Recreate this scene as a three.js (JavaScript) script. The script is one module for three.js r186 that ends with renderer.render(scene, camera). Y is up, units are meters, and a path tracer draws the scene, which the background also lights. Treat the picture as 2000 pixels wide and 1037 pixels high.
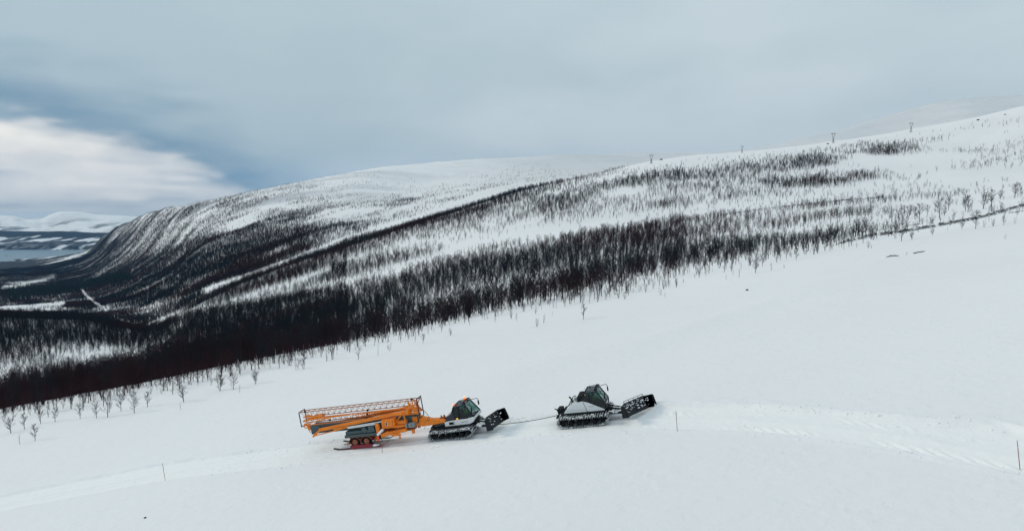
import * as THREE from 'three';
import { mergeGeometries } from 'three/addons/utils/BufferGeometryUtils.js';
import { RoundedBoxGeometry } from 'three/addons/geometries/RoundedBoxGeometry.js';
import { MarchingCubes } from 'three/addons/objects/MarchingCubes.js';

// ---------------------------------------------------------------- camera, sky, sun, exposure
const scene = new THREE.Scene();
const FOCAL = 1351, CX = 1000, CY = 518.5, PITCH = 4.4 * Math.PI / 180;     // lens measured in pixels of the 2000 x 1037 photograph
const camera = new THREE.PerspectiveCamera(2 * Math.atan(CY / FOCAL) * 180 / Math.PI, 2000 / 1037, 0.5, 60000);
camera.rotation.x = -PITCH;
scene.add(camera);
const renderer = new THREE.WebGLRenderer({ antialias: true });
renderer.toneMapping = THREE.LinearToneMapping;
renderer.toneMappingExposure = 1.0;
renderer.shadowMap.enabled = true;
const SKY_GAIN = 1.0;
const sun = new THREE.DirectionalLight(0xfff0dc, 1.2);
sun.position.set(-170, 62, -100);
sun.target.position.set(0, -20, -60);
sun.castShadow = true; sun.shadow.radius = 22;
Object.assign(sun.shadow.camera, { left: -120, right: 120, top: 120, bottom: -120, near: 1, far: 600 });
sun.shadow.mapSize.set(2048, 2048);
scene.add(sun, sun.target);
scene.fog = new THREE.FogExp2(0x6a9cca, 0.000026);

// ---------------------------------------------------------------- numbers
function rng(seed) { let s = seed >>> 0; return () => { s = (s + 0x6D2B79F5) | 0; let t = Math.imul(s ^ (s >>> 15), 1 | s); t = (t + Math.imul(t ^ (t >>> 7), 61 | t)) ^ t; return ((t ^ (t >>> 14)) >>> 0) / 4294967296; }; }
const clamp = (x, a = 0, b = 1) => Math.min(b, Math.max(a, x));
const lerp = (a, b, t) => a + (b - a) * t;
const smooth = (a, b, x) => { const t = clamp((x - a) / (b - a)); return t * t * (3 - 2 * t); };
function hash2(i, j) { let h = Math.imul(i, 374761393) + Math.imul(j, 668265263) | 0; h = Math.imul(h ^ (h >>> 13), 1274126177); return ((h ^ (h >>> 16)) >>> 0) / 4294967296; }
function vnoise(x, y) { const i = Math.floor(x), j = Math.floor(y), a = x - i, b = y - j, u = a * a * (3 - 2 * a), v = b * b * (3 - 2 * b); return lerp(lerp(hash2(i, j), hash2(i + 1, j), u), lerp(hash2(i, j + 1), hash2(i + 1, j + 1), u), v); }
function fbm(x, y, o = 4) { let s = 0, a = 0.5, n = 0; for (let k = 0; k < o; k++) { s += a * vnoise(x, y); n += a; a *= 0.5; x = x * 2.03 + 17.3; y = y * 2.03 + 9.1; } return s / n; }
function pchip(xs, ys) {          // monotone cubic through the points
  const n = xs.length, h = [], d = [], m = new Array(n).fill(0);
  for (let i = 0; i < n - 1; i++) { h[i] = xs[i + 1] - xs[i]; d[i] = (ys[i + 1] - ys[i]) / h[i]; }
  for (let i = 1; i < n - 1; i++) if (d[i - 1] * d[i] > 0) { const w1 = 2 * h[i] + h[i - 1], w2 = h[i] + 2 * h[i - 1]; m[i] = (w1 + w2) / (w1 / d[i - 1] + w2 / d[i]); }
  m[0] = d[0]; m[n - 1] = d[n - 2];
  return x => {
    if (x <= xs[0]) return ys[0] + m[0] * (x - xs[0]);
    if (x >= xs[n - 1]) return ys[n - 1] + m[n - 1] * (x - xs[n - 1]);
    let i = 0; while (x > xs[i + 1]) i++;
    const t = (x - xs[i]) / h[i], t2 = t * t, t3 = t2 * t;
    return ys[i] * (2 * t3 - 3 * t2 + 1) + h[i] * m[i] * (t3 - 2 * t2 + t) + ys[i + 1] * (-2 * t3 + 3 * t2) + h[i] * m[i + 1] * (t3 - t2);
  };
}
// a sight line of the survey photograph: x and y per metre of depth
function ray(u, v) { const yv = (CY - v) / FOCAL, dep = Math.cos(PITCH) + yv * Math.sin(PITCH); return [((u - CX) / FOCAL) / dep, (yv * Math.cos(PITCH) - Math.sin(PITCH)) / dep]; }

// ---------------------------------------------------------------- sky: broken winter overcast with a clear gap low in the west
{
  const W = 2048, H = 1024, data = new Float32Array(W * H * 4);
  const lin = c => { c /= 255; return c <= 0.04045 ? c / 12.92 : ((c + 0.055) / 1.055) ** 2.4; };
  const L = (r, g, b) => [lin(r), lin(g), lin(b)];
  const base = L(178, 197, 205), pale = L(199, 212, 218), dark = L(119, 151, 173), gapLow = L(190, 201, 206), gap = L(232, 233, 230), gapHi = L(254, 251, 243);
  const mix = (a, b, t) => [lerp(a[0], b[0], t), lerp(a[1], b[1], t), lerp(a[2], b[2], t)];
  const edge = pchip([-180, -120, -75, -50, -37, -33, -29, -25, -22, -19, -8, 180], [-6, -3, 5, 6.3, 5.9, 5.5, 4.7, 3.3, 1.8, -0.5, -4, -6]);
  for (let j = 0; j < H; j++) {
    const el = ((j + 0.5) / H - 0.5) * 180;
    for (let i = 0; i < W; i++) {
      const phi = ((i + 0.5) / W - 0.5) * 2 * Math.PI;
      let az = phi * 180 / Math.PI + 90; if (az > 180) az -= 360;      // 0 straight ahead, negative to the left
      const e = Math.max(el, -2), cx = Math.cos(phi), cz = Math.sin(phi), k = 1 / (Math.sin(Math.max(e, 0) * Math.PI / 180) + 0.16);
      const n1 = fbm(cx * k * 1.1 + 40, cz * k * 1.1 + 40, 5), n2 = fbm(cx * k * 3.1 + 11, cz * k * 3.1 + 70, 4), streak = fbm(az * 0.09 + 300, e * 0.75 + 60, 4), fine = fbm(az * 0.35 + 500, e * 1.1 + 90, 4);
      let c = mix(base, pale, clamp(smooth(-36, 16, az) * 0.8 + (n1 - 0.5) * 1.5 + (n2 - 0.5) * 0.5 + smooth(14, 60, el) * 0.5));
      const b = edge(az) + (streak - 0.5) * 3.4 + (fine - 0.5) * 2.4;
      const under = smooth(b + 7, b + 0.4, e) * smooth(6, -26, az) * smooth(-150, -80, az);      // the dark lower side of the cloud sheet above the gap
      c = mix(c, dark, clamp(under * (0.55 + 0.9 * (n2 - 0.3))));
      let g = mix(gap, gapHi, clamp((fine - 0.45) * 2.6 + 0.25 * smooth(-20, -40, az)));
      g = mix(g, gapLow, smooth(1.6, 0.1, e) * 0.8);
      g = mix(g, dark, clamp((fbm(az * 0.16 + 210, e * 1.9 + 33, 4) - 0.54) * 3) * 0.55);
      c = mix(c, g, smooth(b + 1.2, b - 0.9, e) * smooth(-140, -100, az));
      const lift = SKY_GAIN * (1.0 + 0.2 * Math.sin(Math.max(el, 0) * Math.PI / 180));
      const o = (j * W + i) * 4;
      data[o] = c[0] * lift; data[o + 1] = c[1] * lift; data[o + 2] = c[2] * lift; data[o + 3] = 1;
    }
  }
  const sky = new THREE.DataTexture(data, W, H, THREE.RGBAFormat, THREE.FloatType);
  sky.mapping = THREE.EquirectangularReflectionMapping; sky.magFilter = sky.minFilter = THREE.LinearFilter; sky.needsUpdate = true;
  scene.background = sky; scene.environment = sky;
}

// ---------------------------------------------------------------- bookkeeping
const used = new Map();
function numbered(name) { const n = used.get(name) || 0; used.set(name, n + 1); return n ? `${name}_${String(n).padStart(3, '0')}` : name; }
function tag(o, label, category, group, kind) { o.userData.label = label; o.userData.category = category; if (group) o.userData.group = group; if (kind) o.userData.kind = kind; return o; }
function shade(o) { o.traverse(m => { if (m.isMesh) { m.castShadow = true; m.receiveShadow = true; } }); return o; }
function top(o, name) { o.name = numbered(name); scene.add(o); return o; }
function structure(geo, mat, name, label, category) { const m = new THREE.Mesh(geo, mat); top(m, name); tag(m, label, category, null, 'structure'); return shade(m); }
function part(name, geos, mat, parent) {
  let list = (Array.isArray(geos) ? geos : [geos]).map(g => { let q = g.index ? g.toNonIndexed() : g.clone(); for (const k of Object.keys(q.attributes)) if (!['position', 'normal', 'uv'].includes(k)) q.deleteAttribute(k); if (!q.attributes.uv) q.setAttribute('uv', new THREE.BufferAttribute(new Float32Array(q.attributes.position.count * 2), 2)); return q; });
  const m = new THREE.Mesh(list.length > 1 ? mergeGeometries(list) : list[0], mat); m.name = name; parent.add(m); return m;
}
const V = (x, y, z) => new THREE.Vector3(x, y, z);
function box(x0, x1, y0, y1, z0, z1, r = 0.015) { const w = x1 - x0, h = y1 - y0, d = z1 - z0, rr = Math.min(r, w * 0.3, h * 0.3, d * 0.3); return new RoundedBoxGeometry(w, h, d, 1, rr).translate((x0 + x1) / 2, (y0 + y1) / 2, (z0 + z1) / 2); }
function rod(a, b, r, seg = 6, r2 = r) { const d = b.clone().sub(a), g = new THREE.CylinderGeometry(r2, r, d.length(), seg); g.applyQuaternion(new THREE.Quaternion().setFromUnitVectors(V(0, 1, 0), d.clone().normalize())); const m = a.clone().add(b).multiplyScalar(0.5); return g.translate(m.x, m.y, m.z); }
function bar(a, b, w, h) {        // square bar between two points, h in the plane of the bar and up
  const d = b.clone().sub(a), L = d.length(), X = d.clone().normalize(), Z = Math.abs(X.y) > 0.98 ? V(0, 0, 1) : V(0, 0, 0).crossVectors(X, V(0, 1, 0)).normalize(), Y = V(0, 0, 0).crossVectors(Z, X);
  const g = new RoundedBoxGeometry(L, h, w, 1, Math.min(w, h) * 0.15), m = a.clone().add(b).multiplyScalar(0.5);
  return g.applyMatrix4(new THREE.Matrix4().makeBasis(X, Y, Z).setPosition(m));
}
function tube(pts, r, n = 20, seg = 6) { return new THREE.TubeGeometry(new THREE.CatmullRomCurve3(pts), n, r, seg); }
function plate(poly, z0, z1, bevel = 0.02) { const s = new THREE.Shape(poly.map(p => new THREE.Vector2(p[0], p[1]))); return new THREE.ExtrudeGeometry(s, { depth: z1 - z0 - 2 * bevel, bevelEnabled: bevel > 0, bevelThickness: bevel, bevelSize: bevel, bevelOffset: -bevel, bevelSegments: 1 }).translate(0, 0, z0 + bevel); }
const std = (r, g, b, rough = 0.6, metal = 0, extra = {}) => new THREE.MeshPhysicalMaterial({ specularIntensity: Math.max(r, g, b) < 0.1 && rough > 0.38 ? (rough > 0.88 ? 0.05 : 0.25) : 1, color: new THREE.Color().setRGB(r, g, b), roughness: rough, metalness: metal, ...extra });
function noiseTex(size, fn, srgb) { const d = new Uint8Array(size * size * 4); for (let j = 0; j < size; j++) for (let i = 0; i < size; i++) { const c = fn(i / size, j / size); const o = (j * size + i) * 4; d[o] = c[0]; d[o + 1] = c[1]; d[o + 2] = c[2]; d[o + 3] = 255; } const t = new THREE.DataTexture(d, size, size, THREE.RGBAFormat); t.wrapS = t.wrapT = THREE.RepeatWrapping; t.magFilter = THREE.LinearFilter; t.minFilter = THREE.LinearMipmapLinearFilter; t.generateMipmaps = true; if (srgb) t.colorSpace = THREE.SRGBColorSpace; t.needsUpdate = true; return t; }
const wrapNoise = (u, v, f, o) => { const w = (x, y) => fbm(x * f, y * f, o), a = smooth(0, 1, u), b = smooth(0, 1, v); return lerp(lerp(w(u + 3, v + 3), w(u + 2, v + 3), a), lerp(w(u + 3, v + 2), w(u + 2, v + 2), a), b); };

// ---------------------------------------------------------------- terrain
const SLOPE = 0.17, DROP = -19.3, SEA = -335;
const plane = x => DROP + SLOPE * x;
// surveyed profiles, nearest to farthest: brow of the snow slope, back forest, foot of the hill, crest of the hill, hollow behind it, foot of the mountain, its treeline, its ridge
const BROW = [[-800, 975], [-400, 897], [0, 817], [100, 797], [241, 770], [500, 719], [600, 703], [756, 676], [900, 640], [1010, 617], [1200, 583], [1350, 556], [1500, 530], [1700, 494], [2000, 440], [2400, 362], [2900, 265]];
const PROFILE = {
  '-800': [[950, 215], [860, 310], [640, 460], [655, 660], [605, 1250], [547, 2600], [508, 4900]],
  '-400': [[870, 210], [775, 300], [628, 450], [645, 640], [602, 1200], [545, 2600], [508, 4900]],
  '0': [[795, 200], [738, 280], [626, 430], [645, 600], [602, 1150], [545, 2600], [508, 4900]],
  '150': [[768, 200], [718, 280], [631, 420], [648, 560], [600, 1100], [545, 2300], [494, 4600]],
  '220': [[757, 195], [707, 290], [641, 410], [652, 520], [592, 1050], [530, 2000], [449, 3700]],
  '290': [[744, 195], [690, 300], [652, 400], [652, 490], [585, 950], [505, 1700], [417, 2700]],
  '400': [[716, 195], [625, 375], [590, 470], [588, 560], [558, 800], [468, 1250], [393, 1900]],
  '516': [[690, 195], [597, 400], [538, 560], [543, 650], [520, 800], [440, 1200], [369, 1750]],
  '670': [[655, 200], [557, 420], [485, 640], [492, 740], [463, 900], [400, 1250], [341, 1850]],
  '825': [[620, 200], [517, 430], [434, 700], [442, 800], [416, 1000], [365, 1500], [322, 2200]],
  '1000': [[575, 210], [470, 430], [381, 760], [390, 860], [366, 1150], [335, 1800], [310, 2600]],
  '1130': [[548, 215], [452, 430], [350, 800], [360, 900], [346, 1250], [325, 2000], [307, 3000]],
  '1280': [[520, 220], [437, 430], [317, 830], [332, 950], [328, 1400], [319, 2200], [305, 3400]],
  '1450': [[490, 220], [414, 430], [298, 850], [312, 980], [314, 1500], [310, 2400], [297, 3800]],
  '1630': [[462, 220], [394, 430], [278, 870], [294, 1000], [296, 1600], [290, 2600], [262, 4000]],
  '1780': [[440, 220], [382, 430], [257, 880], [276, 1020], [276, 1700], [262, 2700], [222, 4200]],
  '1900': [[422, 220], [370, 430], [237, 880], [257, 1020], [256, 1700], [235, 2700], [200, 4200]],
  '2000': [[405, 220], [355, 430], [213, 880], [235, 1020], [236, 1700], [225, 2700], [196, 4200]],
  '2400': [[330, 230], [290, 450], [130, 900], [152, 1050], [152, 1700], [152, 2700], [152, 4200]],
  '2900': [[240, 230], [205, 450], [40, 900], [60, 1050], [62, 1700], [70, 2700], [80, 4200]],
};
const curves = [];      // for each profile line: depth and height over the bearing a = x / depth
{
  const b = BROW.map(([u, v]) => { const [a, ry] = ray(u, v); const D = -DROP / (SLOPE * a - ry); return [a, D, DROP + SLOPE * a * D]; });
  curves.push(b);
  const us = Object.keys(PROFILE).map(Number).sort((p, q) => p - q);
  for (let k = 0; k < 7; k++) curves.push(us.map(u => { const [v, D] = PROFILE[u][k], [a, ry] = ray(u, v); return [a, D, ry * D]; }));
}
const lines = curves.map(c => ({ D: pchip(c.map(p => p[0]), c.map(p => p[1])), y: pchip(c.map(p => p[0]), c.map(p => p[2])) }));
const A0 = ray(-650, 600)[0], A1 = ray(2650, 600)[0], NA = 1101;
const columns = [];
for (let i = 0; i < NA; i++) {
  const a = lerp(A0, A1, i / (NA - 1)), D = lines.map(l => l.D(a)), y = lines.map(l => l.y(a)), n = D.length - 1;
  const xs = [-200, 0, D[0] * 0.45, D[0] * 0.8, D[0], ...D.slice(1), D[n] * lerp(1.07, 1.18, smooth(-0.55, -0.3, a)), Math.max(D[n] * 1.3, 5900), 9000], slope = SLOPE * a;
  const ys = [DROP - 200 * slope, DROP, DROP + slope * D[0] * 0.45, DROP + slope * D[0] * 0.8, y[0], ...y.slice(1), a < -0.42 ? lerp(Math.max(y[n] - 30, SEA - 14), SEA - 10, smooth(-0.42, -0.5, a)) : y[n] - 30, SEA - 22, SEA - 40];
  columns.push({ D, f: pchip(xs, ys) });
}
function relief(x, D) {           // what the survey lines leave out: drifts, hummocks, gullies
  const near = smooth(18, 60, D);
  let r = (fbm(x * 0.035 + 7, D * 0.05 + 3, 3) - 0.5) * 0.55 * near + (fbm(x * 0.16 + 31, D * 0.3 + 8, 3) - 0.5) * 0.16 + (D < 130 ? (fbm(x * 0.55 + 3, D * 1.5 + x * 0.3, 3) - 0.5) * 0.055 : 0);
  r += (fbm(x * 0.012 + 51, D * 0.012 + 13, 4) - 0.5) * lerp(0, 7, smooth(150, 700, D));
  r += (fbm(x * 0.004 + 5, D * 0.004 + 23, 4) - 0.5) * lerp(0, 22, smooth(900, 2600, D)) * smooth(5200, 3900, D);
  return r;
}
// the groomed track: centre line on the snow slope
const ROAD = [[-320, 1062], [-150, 1018], [0, 984], [160, 952], [318, 922], [500, 897], [650, 880], [760, 866], [880, 851], [1000, 838], [1130, 824], [1250, 815], [1320, 813], [1500, 821], [1700, 840], [1850, 861], [2000, 889], [2200, 940], [2400, 1000]].map(([u, v]) => { const [a, ry] = ray(u, v), D = -DROP / (SLOPE * a - ry); return [a * D, D]; });
const roadD = pchip(ROAD.map(p => p[0]), ROAD.map(p => p[1]));
const DRIFT = [[820, 760], [1000, 722], [1200, 680], [1400, 620], [1560, 575], [1700, 545]].map(([u, v]) => { const [a, ry] = ray(u, v), D = -DROP / (SLOPE * a - ry); return [a * D, D]; });
const driftD = pchip(DRIFT.map(p => p[0]), DRIFT.map(p => p[1]));
function trackRelief(x, D) {
  if (x > -12 && x < 60 && D > 60 && D < 125) { const q = D - driftD(x); if (q > -14 && q < 14) return 0.5 * (q < 0 ? Math.exp(-q * q / 22) : Math.exp(-q * q / 3.5)) * smooth(-12, 4, x) * smooth(60, 40, x); }
  if (D > 85 || D < 24) return 0;
  const c = roadD(x), sl = (roadD(x + 0.5) - roadD(x - 0.5)), s = (D - c) / Math.hypot(1, sl);      // across the track, + away from the camera
  const q = Math.abs(s); if (q > 5) return 0;
  const ahead = smooth(9, 14, x), along = x;
  let h = -0.2 * smooth(3.1, 2.5, q);                                        // packed band
  h += 0.10 * Math.exp(-((q - 3.0) ** 2) / 0.12) * (0.35 + 1.3 * fbm(along * 0.9, s * 2 + 40, 3) * (0.4 + 0.6 * ahead));   // spill along both edges
  h += 0.07 * Math.exp(-(s * s) / 0.10) * (1 - 0.2 * ahead);                  // ridge left between the two tracks
  const lane = Math.exp(-((q - 1.35) ** 2) / 0.45);
  h -= 0.05 * lane;
  h += Math.exp(-((q - 1.5) ** 2) / 0.12) * ahead * 0.1 * (Math.sin(along * 9.2 + s * 2 + 5 * fbm(along * 0.3, s, 2)) - 0.2) * smooth(0.42, 0.62, fbm(along * 0.35 + 3, s * 0.8, 3));                // cleat marks ahead
  h -= 0.07 * Math.exp(-((q - 0.35) ** 2) / 0.03) * (1 - ahead);
  for (const o of [-1.05, 1.05]) h -= 0.055 * Math.exp(-((s - o) ** 2) / 0.02) * smooth(-12.5, -15, x);  // runner grooves behind the sledge
  h += lane * 0.05 * (fbm(along * 3.1, s * 3.1, 2) - 0.5);
  h += Math.exp(-((s - 3.6) ** 2) / 0.9) * 0.34 * ahead * smooth(26, 18, x) * fbm(along * 0.8 + 9, s * 1.1, 3);
  return h;
}
function bare(a, D) { const q = clamp((a - A0) / (A1 - A0)) * (NA - 1), i = Math.min(NA - 2, Math.floor(q)); return lerp(columns[i].f(D), columns[i + 1].f(D), q - i); }
function ground(x, D) { return bare(x / D, D) + relief(x, D) + trackRelief(x, D); }
function along(a, D) {            // 0 at the brow, 1 at the back forest ... 7 at the mountain ridge
  const q = Math.round(clamp((a - A0) / (A1 - A0)) * (NA - 1)), d = columns[q].D;
  if (D < d[0]) return (D - d[0]) / d[0];
  for (let k = 0; k < 7; k++) if (D < d[k + 1]) return k + (D - d[k]) / (d[k + 1] - d[k]);
  return 7 + (D - d[7]) / d[7];
}
function spot(u, v, from = 22) {   // where a sight line meets the ground
  const [a, ry] = ray(u, v); let D = from, p = from;
  while (D < 6500) { if (ground(a * D, D) >= ry * D) { let lo = p, hi = D; for (let k = 0; k < 24; k++) { const m = (lo + hi) / 2; if (ground(a * m, m) >= ry * m) hi = m; else lo = m; } return V(a * hi, ground(a * hi, hi), -hi); } p = D; D *= 1.006; }
  return null;
}
const snowBump = noiseTex(512, (u, v) => { const n = 255 * clamp(0.5 + 1.3 * (wrapNoise(u, v, 14, 5) - 0.5)); return [n, n, n]; });
const snowMat = new THREE.MeshPhysicalMaterial({ specularIntensity: 0.12, color: 0xffffff, roughness: 0.82, vertexColors: true, bumpMap: snowBump, bumpScale: 0.08 });
{
  const rows = [];
  for (let D = 9; D < 34; D *= 1.022) rows.push(D);
  for (let D = 34; D < 72; D += 0.165) rows.push(D);
  for (let D = 72; D < 140; D *= 1.0065) rows.push(D);
  for (let D = 140; D < 9000; D *= 1.0125) rows.push(D);
  const R = rows.length, pos = new Float32Array(R * NA * 3), col = new Float32Array(R * NA * 3), uv = new Float32Array(R * NA * 2), idx = new Uint32Array((R - 1) * (NA - 1) * 6);
  for (let r = 0; r < R; r++) for (let i = 0; i < NA; i++) {
    const D = rows[r], a = lerp(A0, A1, i / (NA - 1)), x = a * D, o = r * NA + i;
    pos[o * 3] = x; pos[o * 3 + 1] = columns[i].f(D) + relief(x, D) + trackRelief(x, D); pos[o * 3 + 2] = -D;
    uv[o * 2] = x / 9; uv[o * 2 + 1] = D / 9;
    const packed = D < 85 && D > 24 ? smooth(3.3, 2.4, Math.abs((D - roadD(x)) / Math.hypot(1, roadD(x + 0.5) - roadD(x - 0.5))) + 1.2 * (fbm(x * 0.7, D * 0.9, 3) - 0.5)) : 0;      // freshly milled snow is whiter than the wind crust
    let c = [0.845 + 0.05 * packed, 0.842 + 0.05 * packed, 0.855 + 0.04 * packed];
    const t = along(a, D);
    const wind = fbm(x * 0.02 + 3, D * 0.028 + 9, 4);
    const k = 1 - 0.06 * clamp(wind * 2 - 0.6);
    c = c.map(q => q * k);
    if (t > 4.5) {                // scoured ground on the mountain: rock and heather through thin snow, plus painted haze
      const scour = clamp((fbm(x * 0.006 + t * 2.2, D * 0.011 + 4, 5) - 0.5) * 5) * smooth(4.6, 5.6, t) * smooth(7.2, 6.6, t) * smooth(0.05, -0.45, a) * 0.5;
      const far = smooth(4.6, 5.4, t) * smooth(-0.12, 0.1, a) * (0.2 + 0.14 * (fbm(x * 0.004, D * 0.006, 4) - 0.5));      // low haze over the fell behind the hill, painted into its snow colour
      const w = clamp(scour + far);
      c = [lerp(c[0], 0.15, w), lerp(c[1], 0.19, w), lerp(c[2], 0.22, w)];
    }
    if (D > 2300 && a < -0.3) {     // coastal flats: woods and fields too far to tell apart
      const low = smooth(-0.3, -0.5, a) * Math.max(smooth(6.9, 6.2, t), smooth(4200, 4500, D)) + smooth(-0.56, -0.6, a), w = smooth(2300, 2900, D) * clamp(low) * smooth(0.40, 0.5, fbm(x * 0.007 + 2, D * 0.003 + 6, 5) + 0.04 + 0.28 * smooth(-0.6, -0.5, a) + 0.1 * smooth(6.3, 6.8, t)) * 0.985;
      c = [lerp(c[0], 0.016, w), lerp(c[1], 0.02, w), lerp(c[2], 0.026, w)];
    }
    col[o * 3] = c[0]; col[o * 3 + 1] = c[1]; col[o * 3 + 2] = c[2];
  }
  let q = 0;
  for (let r = 0; r < R - 1; r++) for (let i = 0; i < NA - 1; i++) { const p = r * NA + i; idx[q++] = p; idx[q++] = p + 1; idx[q++] = p + NA; idx[q++] = p + 1; idx[q++] = p + NA + 1; idx[q++] = p + NA; }
  const g = new THREE.BufferGeometry();
  g.setAttribute('position', new THREE.BufferAttribute(pos, 3)); g.setAttribute('color', new THREE.BufferAttribute(col, 3)); g.setAttribute('uv', new THREE.BufferAttribute(uv, 2)); g.setIndex(new THREE.BufferAttribute(idx, 1)); g.computeVertexNormals();
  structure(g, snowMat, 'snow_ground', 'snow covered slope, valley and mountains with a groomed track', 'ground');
  console.log('ground', R, NA, R * NA);
}

// ---------------------------------------------------------------- fjord, far shore, far mountains
{
  const g = new THREE.PlaneGeometry(16000, 5200, 1, 1).rotateX(-Math.PI / 2).translate(-2500, SEA, -6900);
  structure(g, std(0.09, 0.18, 0.23, 0.28), 'fjord_water', 'calm pale grey fjord in the valley mouth', 'water');
  const sheet = (us, us1, D0, D1, n, m, prof, paint, name, label, category) => {
    const pos = [], col = [], idx = [];
    for (let j = 0; j <= m; j++) for (let i = 0; i <= n; i++) {
      const u = lerp(us, us1, i / n), D = lerp(D0, D1, j / m), a = ray(u, 470)[0], x = a * D, y = prof(u, j / m, x, D), c = paint(u, j / m, x, D);
      pos.push(x, y, -D); col.push(...c);
    }
    for (let j = 0; j < m; j++) for (let i = 0; i < n; i++) { const p = j * (n + 1) + i; idx.push(p, p + 1, p + n + 1, p + 1, p + n + 2, p + n + 1); }
    const gg = new THREE.BufferGeometry(); gg.setAttribute('position', new THREE.Float32BufferAttribute(pos, 3)); gg.setAttribute('color', new THREE.Float32BufferAttribute(col, 3)); gg.setIndex(idx); gg.computeVertexNormals();
    return structure(gg, std(1, 1, 1, 0.85, 0, { vertexColors: true, specularIntensity: 0.12 }), name, label, category);
  };
  sheet(-620, 520, 6150, 7800, 420, 130, (u, t, x, D) => {
    const shore = SEA - 6 + 40 * smooth(0.0, 0.12, t + 0.02 * fbm(x * 0.002, 4, 3)), rise = 78 * smooth(0.05, 0.75, t) + 75 * (fbm(x * 0.0014 + 9, D * 0.001, 4) - 0.35) * smooth(0.25, 0.7, t);
    return shore + rise - 130 * smooth(0.85, 1, t);
  }, (u, t, x, D) => {
    const wood = smooth(0.44, 0.52, fbm(x * 0.011 + 8, D * 0.004 + 2, 5) + 0.32 * smooth(0.42, 0.6, t) + 0.02 + 0.14 * (fbm(x * 0.05, D * 0.012, 3) - 0.5)), roofs = smooth(0.55, 0.62, vnoise(x * 0.045, D * 0.02)) * smooth(0.6, 0.3, t) * 0.6;
    const w = clamp(wood * 0.95 - roofs * 0.4 + 0.12), s = [0.8, 0.82, 0.85];
    return [lerp(s[0], 0.022, w), lerp(s[1], 0.032, w), lerp(s[2], 0.045, w)];
  }, 'far_shore', 'low wooded far shore with a snowy town across the fjord', 'shore');
  const ridgeV = pchip([-650, -400, -150, -40, 0, 28, 52, 78, 100, 124, 150, 192, 243, 300, 380, 520], [418, 424, 414, 417, 420, 422, 428, 427.5, 418.5, 412.5, 413, 418.5, 421, 427, 436, 440]);
  sheet(-640, 520, 7850, 10900, 420, 90, (u, t, x, D) => {
    const [, ry] = ray(u, ridgeV(u)), peak = ry * 10350, k = (D - 7850) / 2500;
    const body = k < 1 ? lerp(SEA + 20, peak, smooth(0, 1, k) * 0.35 + k * 0.65) : peak - (k - 1) * 500;
    return body + (fbm(x * 0.0016 + 3, D * 0.0016, 5) - 0.5) * 210 * smooth(0, 0.25, k) * smooth(1, 0.75, k) + (fbm(x * 0.006 + 3, D * 0.006, 4) - 0.5) * 26 * smooth(0, 0.2, k) * smooth(1.0, 0.9, k);
  }, (u, t, x, D) => {
    const k = (D - 7850) / 2500, w = clamp((fbm(x * 0.005 + 6, D * 0.0024 + 5, 5) - 0.47) * 7) * smooth(0.8, 0.45, k) * 0.85;
    return [lerp(0.93, 0.10, w), lerp(0.92, 0.12, w), lerp(0.91, 0.14, w)];
  }, 'far_mountains', 'snowy mountains beyond the fjord', 'mountain');
  const rv2 = pchip([-650, -200, 0, 40, 100, 200, 320, 520], [418, 416, 415, 412, 414, 420, 424, 428]);
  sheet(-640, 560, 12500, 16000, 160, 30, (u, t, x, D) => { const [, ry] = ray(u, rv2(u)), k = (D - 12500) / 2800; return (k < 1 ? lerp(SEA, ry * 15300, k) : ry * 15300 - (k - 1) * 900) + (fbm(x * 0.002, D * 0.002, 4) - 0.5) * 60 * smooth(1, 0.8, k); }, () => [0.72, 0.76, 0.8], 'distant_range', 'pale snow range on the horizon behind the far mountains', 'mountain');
}
console.log('terrain done');

// ---------------------------------------------------------------- bare mountain birches
function spike(P, a, b, r0, r1, sides = 3) {      // a thin tapering twig, open at both ends
  const d = b.clone().sub(a).normalize(), s = Math.abs(d.y) > 0.9 ? V(1, 0, 0) : V(0, 1, 0), p = V(0, 0, 0).crossVectors(d, s).normalize(), q = V(0, 0, 0).crossVectors(d, p), A = [], B = [];
  for (let k = 0; k < sides; k++) { const w = k / sides * Math.PI * 2, o = p.clone().multiplyScalar(Math.cos(w)).addScaledVector(q, Math.sin(w)); A.push(a.clone().addScaledVector(o, r0)); B.push(b.clone().addScaledVector(o, r1)); }
  for (let k = 0; k < sides; k++) { const l = (k + 1) % sides; P.push(A[k], A[l], B[k]); if (r1 > 0) P.push(A[l], B[l], B[k]); }
}
function toGeo(P) { const f = new Float32Array(P.length * 3); P.forEach((p, i) => p.toArray(f, i * 3)); const g = new THREE.BufferGeometry(); g.setAttribute('position', new THREE.BufferAttribute(f, 3)); g.computeVertexNormals(); return g; }
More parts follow.
